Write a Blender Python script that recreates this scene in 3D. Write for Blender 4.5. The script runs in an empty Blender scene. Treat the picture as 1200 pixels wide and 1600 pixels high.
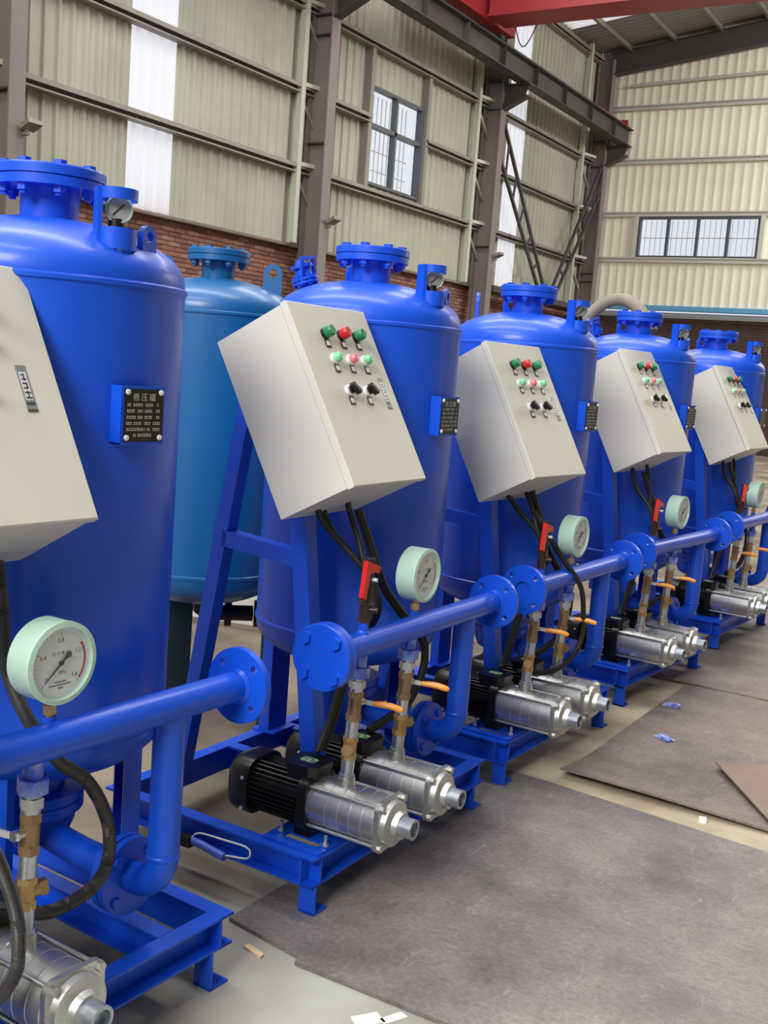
import bpy, math, random
from mathutils import Vector as V, Matrix as M
random.seed(7)
SC = bpy.context.scene
COL = SC.collection
PI = math.pi

# ------------------------------------------------------------------ camera
cam = bpy.data.cameras.new('camera')
cam.sensor_fit = 'HORIZONTAL'
cam.sensor_width = 36.0
cam.lens = 1709.74 * 36.0 / 1200.0
cam.clip_end = 200
camo = bpy.data.objects.new('camera', cam)
COL.objects.link(camo)
cr = V((0.8491523, 0.5228904, 0.0743363)); cu = V((-0.1316146, 0.0731938, 0.9885951)); cf = V((-0.5114860, 0.8492516, -0.1309727))
mw = M((cr, cu, -cf)).transposed().to_4x4()
mw.translation = V((2.0400662, -2.3473575, 1.3881025))
camo.matrix_world = mw
SC.camera = camo

# ------------------------------------------------------------------ world, light, exposure
w = bpy.data.worlds.new('overcast'); SC.world = w; w.use_nodes = True
nt = w.node_tree; nt.nodes.clear()
out = nt.nodes.new('ShaderNodeOutputWorld'); bg = nt.nodes.new('ShaderNodeBackground')
tc = nt.nodes.new('ShaderNodeTexCoord'); sp = nt.nodes.new('ShaderNodeSeparateXYZ'); rp = nt.nodes.new('ShaderNodeValToRGB')
nt.links.new(tc.outputs['Generated'], sp.inputs[0]); nt.links.new(sp.outputs['Z'], rp.inputs[0])
rp.color_ramp.elements[0].position = 0.0; rp.color_ramp.elements[0].color = (0.80, 0.83, 0.90, 1)
rp.color_ramp.elements[1].position = 0.9; rp.color_ramp.elements[1].color = (1.0, 1.0, 1.0, 1)
nt.links.new(rp.outputs[0], bg.inputs[0]); bg.inputs[1].default_value = 0.95
nt.links.new(bg.outputs[0], out.inputs[0])
SC.view_settings.view_transform = 'Standard'
SC.view_settings.look = 'None'
SC.view_settings.exposure = 0.14
SC.view_settings.gamma = 1.0
SC.view_settings.use_curve_mapping = False

LP = 430
def area(name, loc, size, power, target, color=(1, 1, 1)):
    l = bpy.data.lights.new(name, 'AREA'); l.shape = 'RECTANGLE'; l.size, l.size_y = size; l.energy = power; l.color = color
    o = bpy.data.objects.new(name, l); COL.objects.link(o); o.location = loc
    o.rotation_euler = (V(target) - V(loc)).to_track_quat('-Z', 'Y').to_euler()
    return o
# daylight of the roof skylight strips along the hall
for ly in (-4.0, 1.5, 7.0, 13.0):
    area('skylight_and_fill', (-2.6, ly, 9.2), (8.6, 1.3), LP, (-2.6, ly, 0))
area('skylight_and_fill', (3.0, 18.8, 9.0), (10.0, 1.3), 900, (0.0, 20.5, 0))  # fill light added under the closed roof to brighten the end wall
area('skylight_and_fill', (5.0, 21.2, 9.4), (8.0, 1.3), 900, (2.0, 23.0, 3))
# area light added high behind the camera, at an unseen gable opening
area('added_gable_light', (1.2, -10.3, 7.3), (5.5, 3.8), 1450, (0.6, 0.0, 1.0), (1.0, 0.985, 0.95))

# ------------------------------------------------------------------ materials
def lin(c):
    return tuple((x / 255 / 12.92) if x / 255 <= 0.04045 else ((x / 255 + 0.055) / 1.055) ** 2.4 for x in c) + (1,)
def mat(name, col, rough=0.5, metal=0.0, coat=0.0, var=0.0, scale=8.0, bump=0.0, bscale=60.0, col2=None, detail=4, spec=0.5, stretch=None):
    m = bpy.data.materials.new(name); m.use_nodes = True
    n = m.node_tree; b = n.nodes['Principled BSDF']
    b.inputs['Base Color'].default_value = lin(col); b.inputs['Roughness'].default_value = rough
    b.inputs['Metallic'].default_value = metal; b.inputs['Coat Weight'].default_value = coat
    b.inputs['Coat Roughness'].default_value = 0.17; b.inputs['Specular IOR Level'].default_value = spec
    if var > 0 or bump > 0:
        t = n.nodes.new('ShaderNodeTexCoord'); src = t.outputs['Object']
        if stretch:
            mp = n.nodes.new('ShaderNodeMapping'); mp.inputs['Scale'].default_value = stretch
            n.links.new(src, mp.inputs[0]); src = mp.outputs[0]
    if var > 0:
        x = n.nodes.new('ShaderNodeTexNoise'); x.inputs['Scale'].default_value = scale; x.inputs['Detail'].default_value = detail
        n.links.new(src, x.inputs['Vector'])
        r = n.nodes.new('ShaderNodeValToRGB')
        a = lin(col2) if col2 else tuple(max(0, c * (1 - var)) for c in lin(col)[:3]) + (1,)
        r.color_ramp.elements[0].position = 0.35; r.color_ramp.elements[0].color = a
        r.color_ramp.elements[1].position = 0.65; r.color_ramp.elements[1].color = lin(col)
        n.links.new(x.outputs['Fac'], r.inputs[0]); n.links.new(r.outputs[0], b.inputs['Base Color'])
    if bump > 0:
        x = n.nodes.new('ShaderNodeTexNoise'); x.inputs['Scale'].default_value = bscale; x.inputs['Detail'].default_value = 3
        n.links.new(src, x.inputs['Vector'])
        bp = n.nodes.new('ShaderNodeBump'); bp.inputs['Strength'].default_value = bump; bp.inputs['Distance'].default_value = 0.01
        n.links.new(x.outputs['Fac'], bp.inputs['Height']); n.links.new(bp.outputs[0], b.inputs['Normal'])
    return m
BLUE = mat('blue_enamel', (8, 80, 214), 0.45, 0, 0.22, var=0.10, scale=3.0, bump=0.05, bscale=18, spec=0.4)
TEAL = mat('teal_enamel', (0, 92, 152), 0.42, 0, 0.2, var=0.08, scale=3.0, bump=0.05, bscale=18)
CREAM = mat('cabinet_powder_coat', (207, 204, 193), 0.45, var=0.03, scale=5)
BLACKP = mat('black_plastic', (17, 17, 19), 0.33)
BLACKM = mat('black_motor_paint', (11, 11, 12), 0.4)
RUBBER = mat('black_rubber', (26, 25, 25), 0.55)
COND = mat('grey_conduit', (62, 60, 60), 0.45)
STEEL = mat('stainless', (204, 204, 200), 0.38, 0.95, var=0.12, scale=6, stretch=(1, 30, 30))
GALV = mat('galvanised', (190, 196, 205), 0.38, 0.9, var=0.15, scale=30)
BRASS = mat('brass', (184, 154, 104), 0.42, 0.75, var=0.15, scale=30)
BRASSD = mat('brass_dull', (156, 128, 98), 0.45, 0.7, var=0.2, scale=30)
ORANGE = mat('lever_orange', (232, 150, 46), 0.4)
REDP = mat('lever_red', (205, 32, 28), 0.35)
GREENB = mat('button_green', (16, 118, 74), 0.35)
REDB = mat('button_red', (182, 24, 30), 0.35)
GREENL = mat('lens_green', (120, 200, 150), 0.2)
REDL = mat('lens_pink', (226, 120, 130), 0.2)
SILVER = mat('bezel_silver', (225, 225, 225), 0.3, 0.3)
WHITE = mat('white_plastic', (236, 236, 232), 0.5)
GAUGEC = mat('gauge_mint', (186, 218, 202), 0.4, var=0.05, scale=6)
DIAL = mat('dial_white', (226, 230, 238), 0.5)
INK = mat('ink_black', (24, 24, 28), 0.5)
INKR = mat('ink_red', (176, 40, 44), 0.5)
PLATE = mat('plate_black', (20, 18, 20), 0.4)
LETTER = mat('plate_lettering', (200, 200, 196), 0.45, 0.2)
STICK = mat('sticker_grey', (140, 142, 142), 0.35, 0.3)
STICKD = mat('sticker_dark', (82, 84, 90), 0.35, 0.3)
GRST = mat('sticker_green', (104, 150, 104), 0.5)
WALLC = mat('cladding_grey', (164, 162, 145), 0.5, var=0.10, scale=0.9, detail=6, col2=(149, 148, 133))  # left wall sheet, toned darker in part for its backlit dimness
WALLE = mat('cladding_cream', (232, 229, 206), 0.55, var=0.06, scale=0.7)
ROOFM = mat('roof_sheet_grey', (150, 148, 144), 0.55)
COLM = mat('column_primer', (120, 110, 107), 0.6, var=0.12, scale=1.5)
DARKST = mat('beam_dark', (66, 62, 62), 0.6, var=0.2, scale=2)
GIRT = mat('girt_steel', (134, 126, 118), 0.5, 0.2, var=0.1, scale=3)
GIRTE = mat('girt_pale', (196, 196, 186), 0.5, 0.2)
POSTG = mat('post_pale_green', (178, 180, 164), 0.5)
CRANE = mat('crane_red', (150, 36, 40), 0.45, var=0.12, scale=1.2)
CRANEO = mat('crane_orange', (212, 74, 44), 0.45)
BRK = [mat('brick_%d' % i, c, 0.9, var=0.2, scale=12, bump=0.3, bscale=50) for i, c in enumerate([(124, 80, 70), (134, 90, 76), (112, 72, 64), (142, 104, 88)])]
BRKD = mat('brick_shaded', (74, 56, 50), 0.9, var=0.25, scale=4)  # end wall brick with its shadow put into the colour
MORT = mat('mortar', (118, 104, 92), 0.95, var=0.2, scale=5)
BAND = mat('flashing_blue', (86, 150, 190), 0.5)
LEDGE = mat('ledge_grey', (120, 122, 124), 0.7)
WINF = mat('window_aluminium', (82, 84, 88), 0.45, 0.3)
BARM = mat('window_bar_grey', (178, 180, 184), 0.5)
CONC = mat('floor_concrete', (176, 177, 170), 0.8, var=0.25, scale=1.6, detail=9, col2=(136, 128, 112), bump=0.15, bscale=40)
def floormat():
    m = CONC; n = m.node_tree; b = n.nodes['Principled BSDF']; old = b.inputs['Base Color'].links[0].from_socket
    t = n.nodes.new('ShaderNodeTexCoord'); sp_ = n.nodes.new('ShaderNodeSeparateXYZ'); n.links.new(t.outputs['Object'], sp_.inputs[0])
    def noise(sc, det):
        x = n.nodes.new('ShaderNodeTexNoise'); x.inputs['Scale'].default_value = sc; x.inputs['Detail'].default_value = det; n.links.new(t.outputs['Object'], x.inputs['Vector']); return x.outputs['Fac']
    def mm(op, a, c=None, v=None):
        x = n.nodes.new('ShaderNodeMath'); x.operation = op; n.links.new(a, x.inputs[0])
        if c is not None: n.links.new(c, x.inputs[1])
        if v is not None: x.inputs[1].default_value = v
        return x.outputs[0]
    def band(v, a, c):
        x = n.nodes.new('ShaderNodeMapRange'); x.interpolation_type = 'SMOOTHSTEP'; n.links.new(v, x.inputs[0]); x.inputs[1].default_value = a; x.inputs[2].default_value = c; return x.outputs[0]
    wob = mm('MULTIPLY', noise(3.0, 4), v=0.5)
    fx = band(mm('ADD', sp_.outputs[0], wob), 0.85, 0.35)     # brown floor behind the row, its darkness partly painted shade
    fy = band(mm('ADD', sp_.outputs[1], wob), -0.1, 0.7)      # sandy strip between the sheets
    def mix(f, a, col):
        x = n.nodes.new('ShaderNodeMixRGB'); n.links.new(f, x.inputs[0]); n.links.new(a, x.inputs[1]); n.links.new(col, x.inputs[2]); return x.outputs[0]
    def two(c1, c2, sc):
        r = n.nodes.new('ShaderNodeValToRGB'); r.color_ramp.elements[0].position = 0.38; r.color_ramp.elements[0].color = lin(c1); r.color_ramp.elements[1].position = 0.62; r.color_ramp.elements[1].color = lin(c2)
        n.links.new(noise(sc, 8), r.inputs[0]); return r.outputs[0]
    c1 = mix(fy, old, two((158, 144, 120), (194, 182, 156), 2.5))
    c2 = mix(fx, c1, two((92, 80, 68), (138, 124, 106), 1.7))
    n.links.new(c2, b.inputs['Base Color'])
floormat()
CARD = mat('cardboard', (170, 150, 130), 0.8)
PAPER = mat('paper_scrap', (226, 222, 214), 0.8)
WOOD = mat('pine_wedge', (228, 200, 164), 0.7)
WRAP = mat('blue_wrapper', (60, 80, 170), 0.3, var=0.5, scale=40, col2=(170, 180, 230))
TOOLB = mat('tool_blue', (70, 100, 210), 0.4)
HOSET = mat('hose_tan', (142, 130, 116), 0.6, var=0.2, scale=6)
GREYP = mat('grey_panel', (190, 188, 182), 0.7)
RUST = mat('plate_rusty', (142, 121, 106), 0.65, 0.1, var=0.3, scale=3, detail=7, col2=(124, 108, 96))

def sheetmat(name, c1, c2, c3):
    m = bpy.data.materials.new(name); m.use_nodes = True; n = m.node_tree; b = n.nodes['Principled BSDF']
    t = n.nodes.new('ShaderNodeTexCoord')
    a = n.nodes.new('ShaderNodeTexNoise'); a.inputs['Scale'].default_value = 2.2; a.inputs['Detail'].default_value = 10; a.inputs['Roughness'].default_value = 0.65
    n.links.new(t.outputs['Object'], a.inputs['Vector'])
    r = n.nodes.new('ShaderNodeValToRGB'); e = r.color_ramp.elements
    e[0].position = 0.34; e[0].color = lin(c1); e[1].position = 0.68; e[1].color = lin(c3)
    q = e.new(0.5); q.color = lin(c2)
    n.links.new(a.outputs['Fac'], r.inputs[0])
    s = n.nodes.new('ShaderNodeTexNoise'); s.inputs['Scale'].default_value = 34; s.inputs['Detail'].default_value = 6; s.inputs['Distortion'].default_value = 1.5
    mp = n.nodes.new('ShaderNodeMapping'); mp.inputs['Scale'].default_value = (1, 0.25, 1); mp.inputs['Rotation'].default_value = (0, 0, 0.6)
    n.links.new(t.outputs['Object'], mp.inputs[0]); n.links.new(mp.outputs[0], s.inputs['Vector'])
    r2 = n.nodes.new('ShaderNodeValToRGB'); r2.color_ramp.elements[0].position = 0.60; r2.color_ramp.elements[0].color = (0, 0, 0, 1)
    r2.color_ramp.elements[1].position = 0.78; r2.color_ramp.elements[1].color = (0.26, 0.26, 0.26, 1)
    n.links.new(s.outputs['Fac'], r2.inputs[0])
    mx = n.nodes.new('ShaderNodeMixRGB'); mx.inputs[2].default_value = lin((196, 188, 182))
    n.links.new(r2.outputs[0], mx.inputs[0]); n.links.new(r.outputs[0], mx.inputs[1]); g = n.nodes.new('ShaderNodeTexNoise'); g.inputs['Scale'].default_value = 70; g.inputs['Detail'].default_value = 8; g.inputs['Roughness'].default_value = 0.8
    n.links.new(t.outputs['Object'], g.inputs['Vector'])
    r3 = n.nodes.new('ShaderNodeValToRGB'); r3.color_ramp.elements[0].position = 0.38; r3.color_ramp.elements[0].color = (0.74, 0.74, 0.74, 1); r3.color_ramp.elements[1].position = 0.62; r3.color_ramp.elements[1].color = (1.16, 1.16, 1.16, 1)
    n.links.new(g.outputs['Fac'], r3.inputs[0])
    m2 = n.nodes.new('ShaderNodeMixRGB'); m2.blend_type = 'MULTIPLY'; m2.inputs[0].default_value = 1.0
    n.links.new(mx.outputs[0], m2.inputs[1]); n.links.new(r3.outputs[0], m2.inputs[2]); n.links.new(m2.outputs[0], b.inputs['Base Color'])
    b.inputs['Roughness'].default_value = 0.55; b.inputs['Metallic'].default_value = 0.15
    return m
SHEET1 = sheetmat('steel_sheet_grey', (94, 88, 88), (124, 117, 115), (146, 138, 134))
SHEETD = sheetmat('steel_sheet_shade', (62, 57, 54), (78, 72, 68), (92, 86, 80))
SHEET2 = sheetmat('steel_sheet_brown', (104, 92, 86), (130, 117, 108), (148, 134, 122))

def translucent(name, col):
    m = bpy.data.materials.new(name); m.use_nodes = True; n = m.node_tree; n.nodes.clear()
    o = n.nodes.new('ShaderNodeOutputMaterial'); t = n.nodes.new('ShaderNodeBsdfTranslucent'); d = n.nodes.new('ShaderNodeBsdfDiffuse'); x = n.nodes.new('ShaderNodeMixShader')
    t.inputs[0].default_value = lin(col); d.inputs[0].default_value = lin(col); x.inputs[0].default_value = 0.25
    n.links.new(t.outputs[0], x.inputs[1]); n.links.new(d.outputs[0], x.inputs[2]); n.links.new(x.outputs[0], o.inputs[0])
    return m
SKYL = translucent('skylight_sheet', (252, 250, 252))
def glassmat(name):
    m = bpy.data.materials.new(name); m.use_nodes = True; n = m.node_tree; n.nodes.clear()
    o = n.nodes.new('ShaderNodeOutputMaterial'); t = n.nodes.new('ShaderNodeBsdfTransparent'); g = n.nodes.new('ShaderNodeBsdfGlossy'); x = n.nodes.new('ShaderNodeMixShader')
    t.inputs[0].default_value = (0.96, 0.97, 0.98, 1); g.inputs['Roughness'].default_value = 0.05
    x.inputs[0].default_value = 0.045; n.links.new(t.outputs[0], x.inputs[1]); n.links.new(g.outputs[0], x.inputs[2]); n.links.new(x.outputs[0], o.inputs[0])
    return m
GLASS = glassmat('window_glass')

# ------------------------------------------------------------------ mesh builder
def frame_of(d):
    d = V(d).normalized()
    a = V((0, 0, 1)) if abs(d.z) < 0.9 else V((1, 0, 0))
    x = a.cross(d).normalized(); y = d.cross(x)
    return x, y, d
class MB:
    def __init__(s): s.v = []; s.f = []; s.m = []
    def add(s, vs, fs, mi=0):
        k = len(s.v); s.v += [tuple(p) for p in vs]
        for f in fs: s.f.append(tuple(i + k for i in f)); s.m.append(mi)
        return s
    def box(s, lo, hi, mi=0):
        x0, y0, z0 = lo; x1, y1, z1 = hi
        return s.add([(x0, y0, z0), (x1, y0, z0), (x1, y1, z0), (x0, y1, z0), (x0, y0, z1), (x1, y0, z1), (x1, y1, z1), (x0, y1, z1)],
                     [(0, 3, 2, 1), (4, 5, 6, 7), (0, 1, 5, 4), (1, 2, 6, 5), (2, 3, 7, 6), (3, 0, 4, 7)], mi)
    def beam(s, p0, p1, w, h, up=(0, 0, 1), mi=0):
        p0 = V(p0); p1 = V(p1); d = (p1 - p0).normalized(); x = d.cross(V(up)).normalized() * (w / 2); y = x.cross(d).normalized() * (h / 2)
        vs = [p0 - x - y, p0 + x - y, p0 + x + y, p0 - x + y, p1 - x - y, p1 + x - y, p1 + x + y, p1 - x + y]
        return s.add(vs, [(0, 1, 2, 3), (7, 6, 5, 4), (0, 4, 5, 1), (1, 5, 6, 2), (2, 6, 7, 3), (3, 7, 4, 0)], mi)
    def lathe(s, prof, o, axis, n=32, mi=0):
        x, y, d = frame_of(axis); o = V(o); k = len(s.v); rings = []
        for r, h in prof:
            c = o + d * h
            if r < 1e-6: rings.append([len(s.v)]); s.v.append(tuple(c))
            else:
                st = len(s.v)
                for i in range(n):
                    a = 2 * PI * i / n; s.v.append(tuple(c + (x * math.cos(a) + y * math.sin(a)) * r))
                rings.append(list(range(st, st + n)))
        for a, b in zip(rings, rings[1:]):
            for i in range(n):
                j = (i + 1) % n
                if len(a) == 1 and len(b) == 1: continue
                if len(a) == 1: s.f.append((a[0], b[j], b[i])[::-1])
                elif len(b) == 1: s.f.append((a[i], a[j], b[0]))
                else: s.f.append((a[i], a[j], b[j], b[i]))
                s.m.append(mi)
        return s
    def cyl(s, p0, p1, r, r1=None, n=20, mi=0):
        d = V(p1) - V(p0); r1 = r if r1 is None else r1
        return s.lathe([(0, 0), (r, 0), (r1, d.length), (0, d.length)], p0, d, n, mi)
    def hexnut(s, p0, p1, r, mi=0): return s.cyl(p0, p1, r, n=6, mi=mi)
    def ring(s, o, axis, r0, r1, t, n=32, mi=0):   # flat ring with a hole
        return s.lathe([(r0, 0), (r1, 0), (r1, t), (r0, t), (r0, 0)], o, axis, n, mi)
    def prism(s, poly, o, ux, uy, d, mi=0):
        o = V(o); ux = V(ux); uy = V(uy); d = V(d); n = len(poly)
        a = [o + ux * p[0] + uy * p[1] for p in poly]
        flip = ux.cross(uy).dot(d) > 0
        vs = a + [p + d for p in a]
        bot = tuple(range(n)); top = tuple(range(n, 2 * n)); fs = [bot[::-1] if flip else bot, top if flip else top[::-1]]
        for i in range(n):
            j = (i + 1) % n; q = (i, j, j + n, i + n); fs.append(q if flip else q[::-1])
        return s.add(vs, fs, mi)
    def tube(s, path, r, n=10, mi=0, cap=True, mod=None):
        P = [V(p) for p in path]; k = len(s.v); N = len(P)
        t0 = (P[1] - P[0]).normalized(); x, y, _ = frame_of(t0)
        for i, p in enumerate(P):
            t = (P[min(i + 1, N - 1)] - P[max(i - 1, 0)]).normalized()
            x = (x - t * x.dot(t)).normalized(); y = t.cross(x)
            rr = r if mod is None else r * mod(i)
            for j in range(n):
                a = 2 * PI * j / n; s.v.append(tuple(p + (x * math.cos(a) + y * math.sin(a)) * rr))
        for i in range(N - 1):
            for j in range(n):
                q = (j + 1) % n; s.f.append((k + i * n + j, k + i * n + q, k + (i + 1) * n + q, k + (i + 1) * n + j)); s.m.append(mi)
        if cap:
            s.f.append(tuple(range(k, k + n))[::-1]); s.m.append(mi); s.f.append(tuple(range(k + (N - 1) * n, k + N * n))); s.m.append(mi)
        return s
    def mesh(s, name, mats, angle=32):
        me = bpy.data.meshes.new(name); me.from_pydata(s.v, [], s.f)
        for m in (mats if isinstance(mats, (list, tuple)) else [mats]): me.materials.append(m)
        me.polygons.foreach_set('material_index', s.m)
        me.polygons.foreach_set('use_smooth', [True] * len(s.f))
        me.update(); me.set_sharp_from_angle(angle=math.radians(angle))
        return me
def spline(pts, step=0.01):
    P = [V(p) for p in pts]; P = [P[0] * 2 - P[1]] + P + [P[-1] * 2 - P[-2]]; o = []
    for i in range(1, len(P) - 2):
        a, b, c, d = P[i - 1:i + 3]; n = max(2, int((c - b).length / step))
        for k in range(n):
            t = k / n
            o.append(0.5 * ((2 * b) + (c - a) * t + (2 * a - 5 * b + 4 * c - d) * t * t + (3 * b - a - 3 * c + d) * t ** 3))
    o.append(P[-2]); return o
def link(name, me, parent=None, loc=None, rot=None, label=None, cat=None, group=None, kind=None, mtx=None):
    o = bpy.data.objects.new(name, me); COL.objects.link(o)
    if parent is not None: o.parent = parent
    if loc is not None: o.location = loc
    if rot is not None: o.rotation_euler = rot
    if mtx is not None: o.matrix_local = mtx
    if label: o['label'] = label
    if cat: o['category'] = cat
    if group: o['group'] = group
    if kind: o['kind'] = kind
    return o
def empty(name, loc=(0, 0, 0), rz=0, **k): return link(name, None, loc=loc, rot=(0, 0, rz), **k)
def text_into(mb, body, size, o, ux, uy, lift, mi=0):
    c = bpy.data.curves.new('t', 'FONT'); c.body = body; c.size = size; c.align_x = 'CENTER'; c.align_y = 'CENTER'; c.resolution_u = 3
    ob = bpy.data.objects.new('t', c); COL.objects.link(ob)
    bpy.context.view_layer.update()
    me = bpy.data.meshes.new_from_object(ob)
    o = V(o); ux = V(ux).normalized(); uy = V(uy).normalized(); n = ux.cross(uy) * lift
    mb.add([o + ux * v.co.x + uy * v.co.y + n for v in me.vertices], [tuple(p.vertices) for p in me.polygons], mi)
    bpy.data.objects.remove(ob); bpy.data.curves.remove(c); bpy.data.meshes.remove(me)
CACHE = {}
def cached(key, fn):
    if key not in CACHE: CACHE[key] = fn()
    return CACHE[key]

# ================================================================== SETTING
XW = -8.6; YE = 24.0
# ---- floor
fl = link('floor', MB().box((-9.2, -11, -0.2), (12, 25.0, -0.012)).mesh('floor', CONC), kind='structure')

# ---- corrugated sheets
def corrug(y0, y1, z0, z1, base=0.0, pitch=0.215, rib=0.034):
    """corrugated sheet in a (y, z) plane, ribs standing out towards +x, y measured from base"""
    pts = [y0]
    k = math.floor((y0 - base) / pitch) - 1
    while base + k * pitch < y1 + pitch:
        c = base + (k + 0.5) * pitch
        pts += [c - 0.040, c - 0.018, c + 0.018, c + 0.040]; k += 1
    pts = sorted(set(p for p in pts if y0 <= p <= y1) | {y0, y1})
    def h(y):
        t = ((y - base) % pitch) - pitch / 2
        return rib * max(0, min(1, (0.040 - abs(t)) / 0.022))
    mb = MB(); n = len(pts)
    vs = [(h(y), y, z0) for y in pts] + [(h(y), y, z1) for y in pts]
    return mb.add(vs, [(i, i + 1, n + i + 1, n + i) for i in range(n - 1)])

wl = link('wall_left', MB().box((XW - 0.30, 0, 0), (XW - 0.06, YE, 3.15)).mesh('wall_left_backing', MORT), kind='structure')
WIN = (13.73, 15.55, 4.47, 6.10)
SKY1 = (8.23, 9.07); SKY2 = (19.14, 20.02)
ys = [SKY1[0] + (k - 9) * 0.84 for k in range(0, 29)]
edges = sorted([y for y in ys if -0.5 < y < 23.9] + [WIN[0], WIN[1], 24.0])
k = 0
for a, b in zip(edges, edges[1:]):
    if b - a < 0.001: continue
    mid = (a + b) / 2
    sky = SKY1[0] - 0.01 < mid < SKY1[1] or SKY2[0] < mid < SKY2[1] + 0.1
    m = SKYL if sky else WALLC
    spans = [(3.15, 9.46)] if not (WIN[0] < mid < WIN[1]) else [(3.15, WIN[2]), (WIN[3], 9.46)]
    for z0, z1 in spans:
        link('skylight_sheet' if sky else 'cladding_sheet', corrug(a, b, z0, z1, SKY1[0]).mesh('cladding_sheet', m), wl, loc=(XW, 0, 0),
             label='white translucent skylight sheet' if sky else None)
# girts: lipped channels along the wall
for z in (4.33, 5.51, 6.72, 7.90, 9.10):
    segs = [(0, 24)] if z not in (5.51,) else [(0, WIN[0] - 0.05), (WIN[1] + 0.05, 24)]
    for a, b in segs:
        mb = MB().prism([(0, 0), (0.15, 0), (0.15, 0.02), (0.02, 0.02), (0.02, 0.11), (0.15, 0.11), (0.15, 0.07), (0.162, 0.07), (0.162, 0.13), (0, 0.13)], (XW + 0.03, a, z - 0.065), (1, 0, 0), (0, 0, 1), (0, b - a, 0))
        link('girt', mb.mesh('girt', GIRT), wl)
link('wall_cap', MB().prism([(0, 0), (0.16, 0), (0.16, 0.03), (0, 0.08)], (XW - 0.06, 0, 3.15), (1, 0, 0), (0, 0, 1), (0, 24, 0)).mesh('cap', MORT), wl)
for y in (5.75, 11.69, 17.5, 22.97):   # pale posts with ties back to the columns
    link('wall_post', MB().box((XW + 0.10, y - 0.05, 3.2), (XW + 0.2, y + 0.05, 9.3)).mesh('wall_post', POSTG), wl)
    for z in (4.40, 5.58, 6.80):
        link('wall_tie', MB().beam((XW + 0.16, y, z), (XW + 0.28, y + 0.55, z), 0.05, 0.06).mesh('wall_tie', POSTG), wl)
        link('wall_strut', MB().beam((XW + 0.08, y + 0.05, z - 0.15), (XW + 0.2, y + 0.45, z - 0.75), 0.05, 0.05).mesh('wall_strut', GIRT), wl)
for y in (WIN[0] - 0.06, WIN[1] + 0.06):
    link('window_post', MB().box((XW + 0.0, y - 0.05, 4.38), (XW + 0.15, y + 0.05, 6.70)).mesh('window_post', GIRT), wl)
# bricks
def brick_wall_left():
    key = MB().box((-0.06, 0, 0), (0.012, 0.24, 0.055))
    shared = [key.mesh('brick', m) for m in BRK]
    rest = MB(); n = 0
    for r in range(48):
        z = 0.005 + r * 0.0655
        y = 1.0 - (r % 2) * 0.125
        while y < 23.8:
            vis = z > 2.62 and (8.55 < y < 11.75 or 15.9 < y < 17.85) and n < 298
            j = random.uniform(-0.004, 0.004)
            if vis:
                link('brick', random.choice(shared), wl, loc=(XW - 0.05 + j, y + random.uniform(-0.003, 0.003), z)); n += 1
            else:
                rest.box((XW - 0.11, y, z), (XW - 0.038 + j, y + 0.24, z + 0.055), random.randrange(4))
            y += 0.25
    link('brickwork', rest.mesh('brickwork', BRK), wl, kind='stuff')
brick_wall_left()

# ---- window in the long wall
def window(name, rail, bars, panes, origin, ux, n, W, H, vbars, hbars):
    """frame with mullions; origin lower-left corner, ux along the wall, n to the inside"""
    ux = V(ux); n = V(n); uz = V((0, 0, 1)); o = V(origin); t = 0.05
    def bx(a0, a1, b0, b1, d0, d1): 
        mb = MB(); return mb.prism([(a0, b0), (a1, b0), (a1, b1), (a0, b1)], o + n * d0, ux, uz, n * (d1 - d0))
    fr = MB()
    for a0, a1, b0, b1 in [(0, W, 0, t), (0, W, H - t, H), (0, t, t, H - t), (W - t, W, t, H - t)]:
        fr.prism([(a0, b0), (a1, b0), (a1, b1), (a0, b1)], o - n * 0.05, ux, uz, n * 0.13)
    root = link(name, fr.mesh(name, WINF), kind='structure')
    for a0, a1, b0, b1 in rail: link('mullion', bx(a0, a1, b0, b1, -0.04, 0.07).mesh('mullion', WINF), root)
    for a0, a1, b0, b1 in panes: link('pane', bx(a0, a1, b0, b1, 0.0, 0.006).mesh('pane', GLASS), root)
    for a in vbars: link('security_bar', bx(a - 0.0045, a + 0.0045, t, H - t, -0.20, -0.186).mesh('security_bar', BARM), root)
    for b, d in hbars: link('security_bar', bx(t, W - t, b - d, b + d, -0.215, -0.20).mesh('security_bar', BARM), root)
    return root
Wn, Hn = WIN[1] - WIN[0], WIN[3] - WIN[2]
sill_y = 0.985
window('window_1', [(Wn / 2 - 0.03, Wn / 2 + 0.03, 0.05, Hn - 0.05), (0.05, Wn - 0.05, sill_y - 0.035, sill_y + 0.035)], None,
       [(0.05, Wn / 2 - 0.03, 0.05, sill_y - 0.035), (Wn / 2 + 0.03, Wn - 0.05, 0.05, sill_y - 0.035), (0.05, Wn / 2 - 0.03, sill_y + 0.035, Hn - 0.05), (Wn / 2 + 0.03, Wn - 0.05, sill_y + 0.035, Hn - 0.05)],
       (XW, WIN[0], WIN[2]), (0, 1, 0), (1, 0, 0), Wn, Hn, [0.14 * i + 0.10 for i in range(12)], [(0.33, 0.007), (0.66, 0.007)])

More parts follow.
